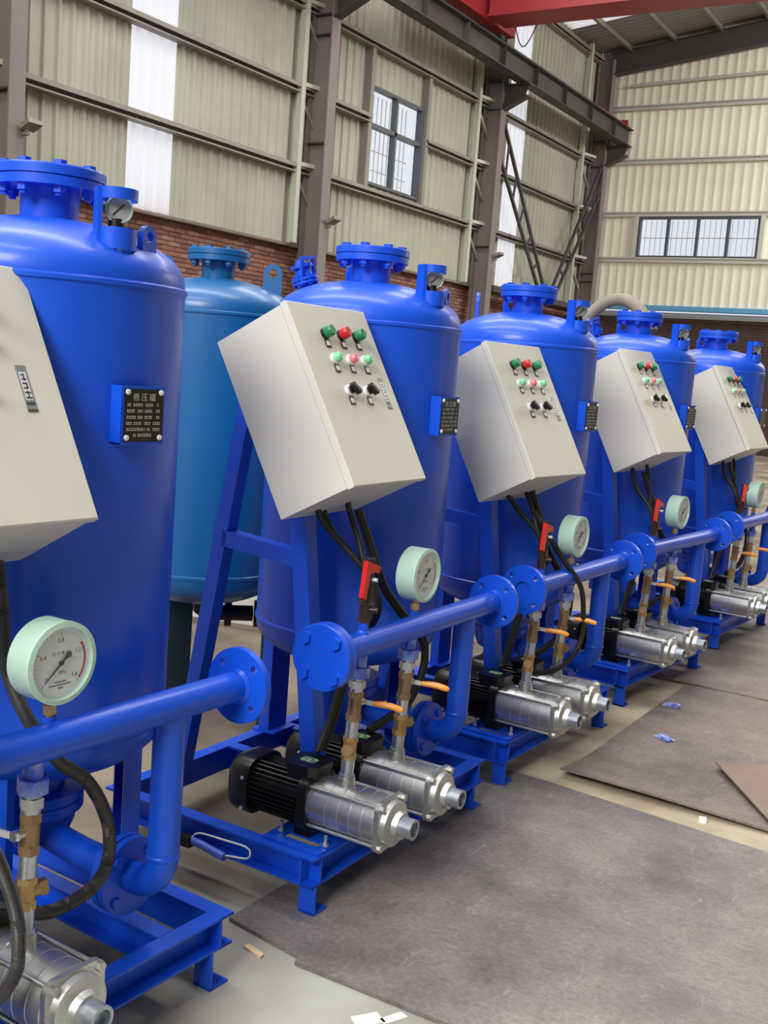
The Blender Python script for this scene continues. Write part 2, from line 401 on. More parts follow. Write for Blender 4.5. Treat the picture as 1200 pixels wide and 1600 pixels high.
# ---- end wall
we = link('wall_back', MB().box((-9.0, YE + 0.06, 0), (11, YE + 0.3, 3.2)).mesh('wall_back', MORT), kind='structure')
EW = (-7.20, -4.33, 4.48, 5.44)
xe = sorted([XW + 0.05 + 0.84 * i for i in range(24)] + [EW[0], EW[1]])
def sheet_end(x0, x1, z0, z1): 
    mb = corrug(x0, x1, z0, z1, XW, 0.215, 0.009)
    mb.v = [(y, YE - h, z) for h, y, z in mb.v]; mb.f = [f[::-1] for f in mb.f]
    return mb
for a, b in zip(xe, xe[1:]):
    if b - a < 0.001: continue
    mid = (a + b) / 2; top = 9.45 + 0.125 * (mid + 8.6)
    for z0, z1 in ([(3.3, EW[2]), (EW[3], top)] if EW[0] < mid < EW[1] else [(3.3, top)]):
        link('cladding_sheet', sheet_end(a, b, z0, z1).mesh('cladding_sheet', WALLE), we)
for z, x0 in ((5.50, -8.5), (6.74, -8.5), (8.0, -8.5), (4.42, -8.5), (9.25, -8.5)):
    link('girt', MB().prism([(0, 0), (0.06, 0), (0.06, 0.03), (0.015, 0.03), (0.015, 0.09), (0.06, 0.09), (0.06, 0.12), (0, 0.12)], (x0, YE - 0.03, z - 0.05), (0, -1, 0), (0, 0, 1), (19, 0, 0)).mesh('girt', GIRTE), we)
for x in (EW[0] - 0.06, EW[1] + 0.06):
    link('window_post', MB().box((x - 0.05, YE - 0.1, EW[2]), (x + 0.05, YE, EW[3] + 0.05)).mesh('window_post', GIRTE), we)
link('conduit_pipe', MB().cyl((-7.75, YE - 0.1, 8.52), (8, YE - 0.1, 9.02), 0.035).mesh('conduit_pipe', GIRTE), we)
link('flashing', MB().prism([(0, 0), (0.05, -0.02), (0.09, 0), (0.09, 0.10), (0, 0.12)], (-8.6, YE, 3.24), (0, -1, 0), (0, 0, 1), (19, 0, 0)).mesh('flashing', BAND), we)
link('ledge', MB().prism([(0, 0), (0.16, 0.0), (0.16, 0.06), (0, 0.14)], (-8.6, YE + 0.06, 3.06), (0, -1, 0), (0, 0, 1), (19, 0, 0)).mesh('ledge', LEDGE), we)
eb = MB()
for r in range(46):
    x = -8.6 + (r % 2) * 0.125
    while x < 4:
        eb.box((x, YE + 0.03 + random.uniform(0, .006), 0.01 + r * 0.0655), (x + 0.24, YE + 0.1, 0.065 + r * 0.0655)); x += 0.25
link('brickwork', eb.mesh('brickwork', BRKD), we, kind='stuff')
WE, HE = EW[1] - EW[0], EW[3] - EW[2]
q = [WE * i / 4 for i in range(5)]
window('window_2', [(x - 0.03, x + 0.03, 0.05, HE - 0.05) for x in q[1:4]], None, [(a + 0.04, b - 0.04, 0.05, HE - 0.05) for a, b in zip(q, q[1:])],
       (EW[0], YE, EW[2]), (1, 0, 0), (0, -1, 0), WE, HE, [0.13 * i + 0.1 for i in range(22)], [(HE * 0.52, 0.008)])

# ---- roof: opaque corrugated strips with a translucent strip between
def roofz(x): return 9.35 + 0.125 * (x + 8.6)
rf = empty('ceiling', kind='structure')
def roof_strip(name, y0, y1, m, lab=None):
    mb = corrug(y0, y1, 0, 1, 0, 0.2, 0.03); X0, X1 = -8.9, 11.6
    mb.v = [((X0 if z == 0 else X1), y, roofz(X0 if z == 0 else X1) + h) for h, y, z in mb.v]
    link(name, mb.mesh(name, m), rf, label=lab)
for y0, y1 in ((22.0, 22.9), (22.9, 23.8), (23.8, 24.7), (17.8, 18.6), (18.6, 19.4), (19.4, 20.4), (13.8, 17.8), (7.8, 12.2), (2.3, 6.2), (-3.2, 0.7), (-10.9, -4.8)): roof_strip('roof_sheet', y0, y1, ROOFM)
for y0, y1 in ((20.4, 22.0), (12.2, 13.8), (6.2, 7.8), (0.7, 2.3), (-4.8, -3.2)): roof_strip('skylight_sheet', y0, y1, SKYL, 'white translucent roof skylight sheet')
for i in range(12):
    x = -8.85 + 1.06 * i
    link('purlin', MB().prism([(-0.05, 0), (0.02, 0), (0.02, -0.14), (0.07, -0.14), (0.07, -0.16), (0.0, -0.16), (0.0, -0.02), (-0.05, -0.02)], (x, 17.8, roofz(x) - 0.01), (1, 0, 0), (0, 0, 1), (0, 6.9, 0)).mesh('purlin', GIRT), rf)
def ibeam(p0, p1, h, wd, t=0.02, up=(0, 0, 1)):
    p0 = V(p0); p1 = V(p1); d = (p1 - p0).normalized(); u = (V(up) - d * V(up).dot(d)).normalized()
    mb = MB().beam(p0, p1, t, h, up)
    for s in (-1, 1): mb.beam(p0 + u * s * (h / 2), p1 + u * s * (h / 2), wd, t, up)
    return mb
for yy in (23.75, 17.95):
    link('rafter', ibeam((-8.2, yy, 9.0), (11.2, yy, 9.0 + 0.122 * 19.4), 0.5, 0.22).mesh('rafter', DARKST), rf)

# ---- the sides of the hall behind and beside the camera, unseen, with openings shaped for the light
WALLD = mat('cladding_low_bounce', (120, 116, 104), 0.6)  # kept dark so these unseen walls bounce less light
wr = link('wall_right', MB().box((11.2, -10.6, 0), (11.4, 12.0, 12)).mesh('wall_right', WALLD), kind='structure')
link('wall_section', MB().box((11.2, 15.5, 0), (11.4, 24.2, 12)).mesh('ws', WALLD), wr)
link('wall_section', MB().box((11.2, 12.0, 3.6), (11.4, 15.5, 12)).mesh('ws', WALLD), wr)
wf = link('wall_front', MB().box((-8.9, -10.8, 0), (11.4, -10.6, 5.2)).mesh('wall_front', WALLD), kind='structure')
link('wall_section', MB().box((-8.9, -10.8, 5.2), (-1.8, -10.6, 12)).mesh('ws', WALLD), wf)
link('wall_section', MB().box((4.2, -10.8, 5.2), (11.4, -10.6, 12)).mesh('ws', WALLD), wf)
link('wall_section', MB().box((-1.8, -10.8, 9.4), (4.2, -10.6, 12)).mesh('ws', WALLD), wf)
link('wall_section', MB().box((XW - 0.1, -10.8, 0), (XW, 0.0, 9.5)).mesh('ws', WALLC), wl)

# ---- steel columns
def column(y, label, stiff, corbel=True):
    r = empty('steel_column', (0, 0, 0), kind='structure', label=label, group='portal frame columns along the long wall')
    zt = 9.1
    link('web', MB().box((-8.46, y - 0.012, 0), (-8.13, y + 0.012, zt)).mesh('web', COLM), r)
    for x in (-8.48, -8.12): link('flange', MB().box((x - 0.012, y - 0.11, 0), (x + 0.012, y + 0.11, zt)).mesh('flange', COLM), r)
    for z in stiff:
        link('stiffener', MB().box((-8.465, y - 0.105, z - 0.012), (-8.135, y - 0.013, z + 0.012)).mesh('stiffener', DARKST), r)
        link('stiffener', MB().box((-8.465, y + 0.013, z - 0.012), (-8.135, y + 0.105, z + 0.012)).mesh('stiffener', DARKST), r)
    if corbel:
        link('corbel', MB().prism([(-8.107, 6.62), (-7.68, 6.86), (-7.58, 7.08), (-8.107, 7.08)], (0, y - 0.01, 0), (1, 0, 0), (0, 0, 1), (0, 0.02, 0)).prism([(-8.107, 6.60), (-7.6, 6.84), (-7.6, 6.865), (-8.107, 6.625)], (0, y - 0.1, 0), (1, 0, 0), (0, 0, 1), (0, 0.2, 0)).box((-8.107, y - 0.1, 7.06), (-7.55, y + 0.1, 7.085)).mesh('corbel', DARKST), r)
    return r
column(6.07, 'grey steel column at the left edge, behind the nearest tank', (4.1, 6.4))
column(12.03, 'grey steel column in the middle, left of the tall window', (4.75, 6.36, 6.66))
column(17.95, 'grey steel column carrying the runway beam beside the left leaning brace', (3.95, 6.62, 7.15))
column(23.72, 'grey steel column in the far corner of the hall', (3.85, 4.05, 6.6, 7.2))

# ---- floodlights on the columns
for y, z, lab in ((6.07, 3.72, 'small tilted floodlight on the leftmost steel column'), (12.03, 3.58, 'small tilted floodlight on the steel column left of the window'), (17.95, 3.78, 'small tilted floodlight on the steel column beside the leaning brace')):
    t = link('floodlight', None, loc=(-8.1, y + 0.10, z), label=lab, cat='floodlight', group='floodlights on the columns')
    link('bracket', MB().box((-0.02, -0.03, -0.09), (0.06, 0.03, -0.06)).box((0.03, -0.012, -0.09), (0.055, 0.012, 0.02)).mesh('bracket', COLM), t)
    link('lamp_housing', MB().prism([(0.02, 0.0), (0.17, 0.07), (0.15, 0.12), (0.0, 0.05)], (0, -0.08, -0.04), (1, 0, 0), (0, 0, 1), (0, 0.2, 0)).mesh('lamp_housing', GIRT), t)

# ---- crane runway beam and rail
rb = empty('runway_beam', label='dark crane runway beam resting on the column brackets', cat='beam')
link('web', MB().box((-7.71, 0, 7.10), (-7.69, 23.95, 7.48)).mesh('web', DARKST), rb)
for z in (7.085, 7.475): link('flange', MB().box((-7.83, 0, z), (-7.57, 23.95, z + 0.02)).mesh('flange', DARKST), rb)
for i in range(17):
    y = 0.4 + i * 1.49
    link('stiffener', MB().box((-7.68, y, 7.106), (-7.58, y + 0.012, 7.474)).mesh('stiffener', DARKST), rb)
link('crane_rail', MB().prism([(-0.05, 0), (0.05, 0), (0.01, 0.02), (0.01, 0.05), (0.03, 0.05), (0.03, 0.08), (-0.03, 0.08), (-0.03, 0.05), (-0.01, 0.05), (-0.01, 0.02)], (-7.7, 0, 7.495), (1, 0, 0), (0, 0, 1), (0, 22.0, 0)).mesh('crane_rail', DARKST), rb)
link('crane_rail', MB().prism([(-0.05, 0), (0.05, 0), (0.01, 0.02), (0.01, 0.05), (0.03, 0.05), (0.03, 0.08), (-0.03, 0.08), (-0.03, 0.05), (-0.01, 0.05), (-0.01, 0.02)], (-7.7, 22.0, 7.495), (1, 0, 0), (0, 0, 1), (0, 1.9, 0)).mesh('crane_rail', CRANE), rb, label='red painted end of the crane rail')
link('end_stop', MB().box((-7.80, 23.55, 7.495), (-7.6, 23.6, 7.65)).prism([(0, 0), (0.3, 0), (0, 0.14)], (-7.72, 23.55, 7.5), (0, -1, 0), (0, 0, 1), (0.04, 0, 0)).mesh('end_stop', CRANE), rb, label='pinkish red end stop')
link('bumper', MB().cyl((-7.7, 23.5, 7.61), (-7.7, 23.8, 7.61), 0.035).mesh('bumper', DARKST), rb)
# ---- overhead crane
cg = empty('overhead_crane', (0, 15.72, 7.58), label='red overhead travelling crane girder crossing the top of the hall', cat='crane')
def P(x, y, z): return (x, y - 15.72, z - 7.58)
link('girder', MB().prism([(0, 0), (0.62, 0), (0.62, 0.9), (0, 0.9)], P(-7.45, 15.72, 7.68), (0, 1, 0), (0, 0, 1), (14.5, 0, 0)).mesh('girder', CRANE), cg)
link('girder_flange', MB().prism([(-0.05, 0), (0.67, 0), (0.67, 0.025), (-0.05, 0.025)], P(-7.45, 15.72, 7.655), (0, 1, 0), (0, 0, 1), (14.5, 0, 0)).mesh('girder_flange', CRANE), cg)
link('end_carriage', MB().box(P(-7.86, 14.2, 7.66), P(-7.54, 17.0, 8.0)).mesh('end_carriage', CRANE), cg)
for y in (14.5, 16.75):
    link('wheel', MB().cyl(P(-7.75, y, 7.68), P(-7.65, y, 7.68), 0.105, n=24).mesh('wheel', DARKST), cg)
link('bumper', MB().cyl(P(-7.7, 14.08, 7.82), P(-7.7, 14.2, 7.82), 0.07).mesh('bumper', CRANEO), cg, label='orange buffer')
link('bumper', MB().cyl(P(-7.7, 17.0, 7.82), P(-7.7, 17.12, 7.82), 0.07).mesh('bumper', CRANE), cg)
for k, (x, dy) in enumerate(((-7.75, 0.3), (-7.6, 0.8), (-7.45, 1.3))):
    link('festoon_cable', MB().tube(spline([P(x, 16.45, 8.3), P(x, 16.5 + dy * .5, 7.75 - 0.1 * k), P(x, 16.6 + dy, 8.3)], 0.08), 0.012, 6).mesh('festoon_cable', RUBBER), cg)

# ---- laced braces between the last two columns
def brace(a0, a1, b0, b1, lab):
    r = empty('laced_brace', label=lab, cat='brace', group='laced braces between the last two columns')
    for p, q in ((a0, a1), (b0, b1)): link('chord', MB().beam(p, q, 0.06, 0.06).mesh('chord', DARKST), r)
    n = 6
    for i in range(n):
        t = (i + 0.7) / n; link('batten', MB().beam(V(a0).lerp(V(a1), t), V(b0).lerp(V(b1), t), 0.03, 0.05).mesh('batten', DARKST), r)
X8 = -8.16
brace((X8, 18.08, 6.45), (X8, 20.98, 3.20), (X8, 18.08, 5.70), (X8, 20.66, 3.20), 'dark laced brace leaning down to the right from the column carrying the beam')
brace((X8, 23.55, 6.55), (X8, 21.08, 3.20), (X8, 23.55, 5.85), (X8, 21.38, 3.20), 'dark laced brace leaning down to the left from the corner column')
# beam that the braces stand on
link('trim_1', MB().box((-8.25, 18.07, 3.08), (-8.05, 23.6, 3.2)).mesh('trim_1', DARKST), kind='structure')

# ================================================================== STEEL SHEETS ON THE FLOOR
def plate(name, poly, z, t, m, label, lift=None, group='steel sheets laid on the floor'):
    mb = MB()
    if poly: mb.prism(poly, (0, 0, z), (1, 0, 0), (0, 1, 0), (0, 0, t))
    if lift:
        # grid version whose edge curls up
        (x0, y0), (x1, y1) = lift; n = 24; mb = MB(); nx = 20
        def zz(x, y): 
            e = max(0, 1 - (y - y0) / 0.35); return z + 0.030 * e * e * (0.35 + 0.65 * math.cos(min(1.6, (x - x0) * 2.1))) 
        g = []
        for s in (0, t):
            for j in range(n + 1):
                for i in range(nx + 1):
                    x = x0 + (x1 - x0) * i / nx; y = y0 + (y1 - y0) * (j / n) ** 1.6
                    g.append((x, y, zz(x, y) + s))
        K = (n + 1) * (nx + 1); fs = []
        for j in range(n):
            for i in range(nx):
                a = j * (nx + 1) + i; q = (a, a + 1, a + nx + 2, a + nx + 1); fs.append(tuple(v + K for v in q)); fs.append(q[::-1])
        for i in range(nx): fs.append((i, i + 1, i + 1 + K, i + K)); a = n * (nx + 1) + i; fs.append((a + 1, a, a + K, a + 1 + K))
        for j in range(n):
            a = j * (nx + 1); fs.append((a + nx + 1, a, a + K, a + nx + 1 + K)); a += nx; fs.append((a, a + nx + 1, a + nx + 1 + K, a + K))
        mb.add(g, fs)
    return link(name, mb.mesh(name, m), label=label, cat='steel sheet', group=group)
plate('steel_sheet', [(0.445, -0.30), (0.69, -0.335), (0.692, -0.36), (2.1, -0.33), (2.1, 1.02), (1.4, 1.06), (0.70, 1.13), (0.45, 1.14)], -0.012, 0.0115, SHEET1, 'large grey scratched steel sheet on the floor in the foreground')
plate('steel_sheet', [(-0.05, -1.50), (0.50, -1.50), (0.50, -0.40), (-0.05, -0.42)], -0.012, 0.008, SHEETD, 'dark steel sheet added under the frame of the nearest unit in place of shade')  # added sheet whose dark tone carries part of the shade under the frame
plate('steel_sheet', None, -0.012, 0.008, SHEET2, 'brownish steel sheet with a raised near edge under the two blue wrappers', lift=((0.70, 1.22), (2.3, 2.795)))
plate('steel_sheet', [(0.50, 2.81), (2.4, 2.81), (2.4, 4.9), (0.50, 4.9)], -0.012, 0.0115, SHEET2, 'farthest brownish steel sheet, beyond the straight seam')
plate('steel_sheet', [(1.123, 1.714), (1.44, 1.23), (1.62, 1.35), (1.30, 1.84)], 0.0135, 0.006, RUST, 'small rusty brown steel offcut lying on the brownish sheet at the right edge')

# ================================================================== BLUE TANK UNITS
TX, TY, TR = 0.18, 0.558, 0.29
ZS, ZB = 1.512, 0.582
def dome_prof(z0, h, up=True, n=10, r0=TR):
    p = []
    for i in range(n + 1):
        a = PI / 2 * i / n; p.append((r0 * math.cos(a) if i < n else 0.0, z0 + (h if up else -h) * math.sin(a)))
    return p
def tank_mesh(m, key):
    def f():
        bot = [(r, z) for r, z in dome_prof(ZB - 0.015, 0.122, False)][::-1]
        top = dome_prof(ZS + 0.014, 0.120)
        bead = lambda z: [(TR, z - 0.008), (TR + 0.004, z - 0.004), (TR + 0.004, z + 0.004), (TR - 0.001, z + 0.008)]
        prof = bot[:-1] + [(TR - 0.001, ZB - 0.015)] + bead(ZB) + [(TR, ZB + 0.02), (TR, ZS - 0.02)] + bead(ZS) + [(TR - 0.001, ZS + 0.014)] + top[1:]
        return MB().lathe(prof, (0, 0, 0), (0, 0, 1), 72).mesh(key, m, 40)
    return cached(key, f)
def domez(r): return ZS + 0.014 + 0.120 * math.sqrt(max(0, 1 - (r / TR) ** 2))
def bolt_circle(c, axis, r, n, zoff, ln, head, a0=0.0):
    x, y, d = frame_of(axis); c = V(c); res = []
    for i in range(n):
        a = a0 + 2 * PI * i / n; p = c + (x * math.cos(a) + y * math.sin(a)) * r
        res.append((p + d * zoff, p + d * (zoff + ln), d))
    return res
def bolt_mesh(key, ln, r, m, tail=True):
    def f():
        mb = MB().hexnut((0, 0, 0), (0, 0, r * 1.1), r * 1.75).cyl((0, 0, -ln), (0, 0, 0), r, n=10)
        if tail: mb.hexnut((0, 0, -ln + r * 0.8), (0, 0, -ln + r * 2.6), r * 1.75)
        return mb.mesh(key, m)
    return cached(key, f)
def to_axis(p, d):
    x, y, z = frame_of(d); mm = M((x, y, z)).transposed().to_4x4(); mm.translation = V(p); return mm

def add_tank(root, c, m, pre, lugs, guard=None, air=False):
    """tank shell with neck, bolted blind flange, lugs"""
    t = link('tank_shell', tank_mesh(m, pre + 'tank'), root, loc=(c[0], c[1], 0))
    link('nozzle_neck', cached(pre + 'neck', lambda: MB().lathe([(0.066, 1.632), (0.060, 1.64), (0.060, 1.705), (0.062, 1.712), (0.0, 1.712)], (0, 0, 0), (0, 0, 1), 36).mesh('neck', m)), t)
    link('nozzle_flange', cached(pre + 'nf', lambda: MB().lathe([(0.055, 1.703), (0.112, 1.703), (0.112, 1.722), (0.055, 1.722)], (0, 0, 0), (0, 0, 1), 48).mesh('nf', m)), t)
    link('blind_flange', cached(pre + 'bf', lambda: MB().lathe([(0, 1.724), (0.114, 1.724), (0.114, 1.742), (0.112, 1.745), (0, 1.745)], (0, 0, 0), (0, 0, 1), 48).mesh('bf', m)), t)
    bm = bolt_mesh(pre + 'bolt', 0.062, 0.008, m)
    for p, q2, d in bolt_circle((0, 0, 0), (0, 0, 1), 0.092, 8, 1.745, 0.06, 0, 0.3): link('flange_bolt', bm, t, loc=p)
    for kind, ang, rad in lugs:
        ca, sa = math.cos(ang), math.sin(ang)
        if kind[:3] == 'eye':
            key = pre + kind; er, eh, hr = (0.034, 0.075, 0.016) if kind == 'eye' else (0.024, 0.034, 0.012)
            def f():
                mb = MB()
                # plate: outer strip quads around the hole by pairing angles
                N = 32; oo = []; ii = []
                for i in range(N):
                    a = 2 * PI * i / N - PI / 2
                    dx, dy = math.cos(a), math.sin(a)
                    if dy > 0 or True:
                        if dy >= 0: po = (er * dx, eh + er * dy)
                        else:
                            k_ = min(er / abs(dx) if abs(dx) > 1e-6 else 9, (eh + 0.015) / abs(dy)); po = (dx * k_, eh + dy * k_)
                    oo.append(po); ii.append((hr * dx, eh + hr * dy))
                vs = []; th = 0.007
                for y in (-th, th): vs += [(p[0], y, p[1]) for p in oo] + [(p[0], y, p[1]) for p in ii]
                fs = []
                for i in range(N):
                    j = (i + 1) % N
                    fs.append((i, j, N + j, N + i)); fs.append((2 * N + j, 2 * N + i, 3 * N + i, 3 * N + j))
                    fs.append((j, i, 2 * N + i, 2 * N + j)); fs.append((N + i, N + j, 3 * N + j, 3 * N + i))
                return mb.add(vs, fs).mesh('eye', m)
            link('lifting_lug', cached(key, f), t, loc=(ca * rad, sa * rad, domez(rad) - 0.012), rot=(0, 0, ang + (PI / 2 if pre == 'blue_' else 0)))
    return t

def guard_mesh():
    mb = MB()
    mb.lathe([(0.034, -0.02), (0.040, -0.02), (0.040, 0.022), (0.034, 0.022), (0.034, -0.02)], (0, 0, 0), (0, 0, 1), 28)
    mb.lathe([(0.034, 0.076), (0.040, 0.076), (0.040, 0.098), (0.034, 0.098), (0.034, 0.076)], (0, 0, 0), (0, 0, 1), 28)
    mb.prism([(0.032, -0.021), (0.042, -0.021), (0.042, 0.021), (0.032, 0.021)], (0, 0, -0.02), (-math.cos(-1.05), math.sin(-1.05), 0), (-math.sin(-1.05), -math.cos(-1.05), 0), (0, 0, 0.118))
    return mb.mesh('guard', BLUE)
def air_valve_mesh():
    mb = MB()
    mb.cyl((0, 0, -0.03), (0, 0, 0.03), 0.022).cyl((0, 0, 0.025), (0, 0, 0.033), 0.042).cyl((0, 0, 0.036), (0, 0, 0.044), 0.042)
    mb.cyl((0, 0, 0.044), (0, 0, 0.075), 0.030, 0.024).cyl((0, 0, 0.075), (0, 0, 0.084), 0.036).cyl((0, 0, 0.084), (0, 0, 0.10), 0.02, 0.014)
    for i in range(6):
        a = i * PI / 3; mb.hexnut((0.033 * math.cos(a), 0.033 * math.sin(a), 0.018), (0.033 * math.cos(a), 0.033 * math.sin(a), 0.052), 0.006)
    for s in (-1, 1): mb.beam((0.034 * s, 0.012, 0.02), (0.030 * s, 0.03, 0.10), 0.012, 0.008, (0, 1, 0))
    mb.beam((-0.034, 0.03, 0.10), (0.034, 0.03, 0.10), 0.012, 0.010)
    return mb.mesh('air_valve', BLUE)

CH = [(0, 0), (0.042, 0), (0.042, 0.006), (0.006, 0.006), (0.006, 0.069), (0.042, 0.069), (0.042, 0.075), (0, 0.075)]
def rail(o, d, outdir):
    def f(): return MB().prism(CH, (V(o) - V(outdir) * 0.042), outdir, (0, 0, 1), d).mesh('rail', BLUE)
    return cached('rail%s%s' % (o, d), f)

DH = 0.607    # header x
DZ = 0.684
def arc_pts(c, a, b, r, n=10): return [V(c) + V(a) * (r * math.cos(PI / 2 * i / n)) + V(b) * (r * math.sin(PI / 2 * i / n)) for i in range(n + 1)]

def flange_mesh(key, r, t, bore, m, nb, rb_, hole=0.009):
    """round flange in local xy with real bolt holes; axis +z"""
    def f():
        mb = MB(); nseg = 48
        hs = [(rb_ * math.cos(2 * PI * (k + .5) / nb), rb_ * math.sin(2 * PI * (k + .5) / nb)) for k in range(nb)]
        # solid ring, with dark bores as recessed cups proud of nothing: faces split around the holes by sector
        sect = 2 * PI / nb; N = 12
        for z, flip in ((0, True), (t, False)):
            for k in range(nb):
                a0 = sect * k; hx, hy = hs[k]; loop_o = []
                for i in range(N + 1): a = a0 + sect * i / N; loop_o.append((r * math.cos(a), r * math.sin(a)))
                for i in range(N + 1): a = a0 + sect * (1 - i / N); loop_o.append((bore * math.cos(a), bore * math.sin(a)))
                H = len(loop_o); hl = []
                for (px, py) in loop_o:
                    a = math.atan2(py - hy, px - hx); hl.append((hx + hole * math.cos(a), hy + hole * math.sin(a)))
                vs = [(x, y, z) for x, y in loop_o] + [(x, y, z) for x, y in hl]; fs = []
                for i in range(H):
                    j = (i + 1) % H; q = (i, j, H + j, H + i); fs.append(q[::-1] if flip else q)
                mb.add(vs, fs)
        for hx, hy in hs: mb.lathe([(hole, t), (hole, 0)], (hx, hy, 0), (0, 0, 1), 14)
        mb.lathe([(r, 0), (r, t)], (0, 0, 0), (0, 0, 1), 48)
        return mb.mesh(key, m)
    return cached(key, f)

def add_pump(root, y0):
    z0 = 0.245
    def A(x, dy=0, dz=0): return (x, dy, z0 + dz)
    p = link('pump', cached('pump_casing', lambda: MB().lathe([(0, 0.515), (0.067, 0.515), (0.067, 0.575), (0.0655, 0.576), (0.0655, 0.578)] + sum([[(0.067, 0.579 + i * 0.036), (0.067, 0.613 + i * 0.036), (0.0658, 0.614 + i * 0.036)] for i in range(4)], []) + [(0.067, 0.724), (0, 0.724)], (0, 0, z0), (1, 0, 0), 44).mesh('pump_casing', STEEL)), root, loc=(0, y0, 0), label='stainless steel multistage pump with black motor')
    def motor():
        mb = MB().lathe([(0, 0.325), (0.062, 0.325), (0.062, 0.492), (0, 0.492)], (0, 0, z0), (1, 0, 0), 32)
        for i in range(36):
            a = 2 * PI * i / 36 + 0.04
            if 1.25 < a < 1.9: continue
            c, s = math.cos(a), math.sin(a)
            mb.beam(A(0.332, 0.068 * c, 0.068 * s), A(0.486, 0.068 * c, 0.068 * s), 0.0035, 0.016, (0, c, s))
        return mb.mesh('motor', BLACKM)
    link('motor_housing', cached('motor', motor), p)
    def rsq(h, r, n=6):
        o = []
        for cx, cy, a0 in ((h - r, h - r, 0), (-h + r, h - r, PI / 2), (-h + r, -h + r, PI), (h - r, -h + r, 3 * PI / 2)):
            for i in range(n + 1): a = a0 + PI / 2 * i / n; o.append((cx + r * math.cos(a), cy + r * math.sin(a)))
        return o
    def fan():
        mb = MB(); h0, h1 = rsq(0.078, 0.045), rsq(0.066, 0.045); n = len(h0); vs = []
        for x, hh in ((0.332, h0), (0.285, h0), (0.268, rsq(0.074, 0.045)), (0.260, h1)): vs += [A(x, a, b) for a, b in hh]
        fs = [tuple(range(n))[::-1], tuple(range(3 * n, 4 * n))]
        for k_ in range(3):
            for i in range(n): j = (i + 1) % n; fs.append((k_ * n + i, k_ * n + j, (k_ + 1) * n + j, (k_ + 1) * n + i))
        mb.add(vs, [f[::-1] for f in fs]); return mb.mesh('fan', BLACKP, 45)
    link('fan_cover', cached('fan', fan), p)
    def scr():
        mb = MB()
        for a, b in ((0.07, 0.03), (0.07, -0.055), (-0.07, 0.03), (-0.07, -0.055)): mb.cyl(A(0.315, a * 1.06, b), A(0.315, a * 1.14, b), 0.005, n=8)
        return mb.mesh('screws', SILVER)
    link('cover_screw', cached('fscr', scr), p, kind='stuff')
    def tbox():
        oc = [(0.05 * (1 if abs(c) > 0.5 else 0.62) * (1 if c > 0 else -1), 0.05 * (1 if abs(s) > 0.5 else 0.62) * (1 if s > 0 else -1)) for c, s in ((1, .4), (.4, 1), (-.4, 1), (-1, .4), (-1, -.4), (-.4, -1), (.4, -1), (1, -.4))]
        mb = MB().prism(oc, A(0.475, 0, 0.055), (1, 0, 0), (0, 1, 0), (0, 0, 0.028)).prism([(a * 1.06, b * 1.06) for a, b in oc], A(0.475, 0, 0.083), (1, 0, 0), (0, 1, 0), (0, 0, 0.016))
        mb.prism([(a * 0.48, b * 0.34) for a, b in oc], A(0.475, 0, 0.099), (1, 0, 0), (0, 1, 0), (0, 0, 0.0012), mi=1)
        for k_, (a, b) in enumerate(((-.018, -.008), (-.004, 0.0), (.012, .006), (.0, -.012))): mb.box(A(0.475 + a, b - .002, 0.1002), A(0.475 + a + .010, b + .002, 0.1008), 2)
        return mb.mesh('tbox', [BLACKP, GRST, WHITE])
    link('terminal_box', cached('tbox', tbox), p)
    link('motor_bracket', cached('mbr', lambda: MB().prism(rsq(0.070, 0.03), A(0.488), (0, 1, 0), (0, 0, 1), (0.030, 0, 0)).box((0.475, -0.05, 0.157), (0.525, 0.05, 0.19)).mesh('mbr', BLACKM)), p)
    link('end_plate', cached('endp', lambda: MB().prism(rsq(0.066, 0.022), A(0.724), (0, 1, 0), (0, 0, 1), (0.013, 0, 0)).lathe([(0.060, 0.737), (0.058, 0.752), (0.036, 0.757), (0.033, 0.772), (0, 0.772)], (0, 0, z0), (1, 0, 0), 32).mesh('endp', STEEL)), p)
    link('suction_nozzle', cached('suc', lambda: MB().lathe([(0.0, 0.79), (0.019, 0.79), (0.019, 0.806), (0.026, 0.806), (0.026, 0.768), (0, 0.768)], (0, 0, z0), (1, 0, 0), 28).mesh('suc', GALV)), p)
    rod = cached('rod', lambda: MB().cyl((0.512, 0, 0), (0.742, 0, 0), 0.0048, n=10).hexnut((0.737, 0, 0), (0.746, 0, 0), 0.0095).mesh('rod', STEEL))
    for a in (PI / 4, 3 * PI / 4, 5 * PI / 4, 7 * PI / 4): link('tie_rod', rod, p, loc=(0, 0.0735 * math.cos(a), z0 + 0.0735 * math.sin(a)))
    link('discharge_port', cached('dport', lambda: MB().cyl((0.593, 0, z0 + 0.05), (0.593, 0, z0 + 0.085), 0.024).mesh('dport', STEEL)), p)
    return p

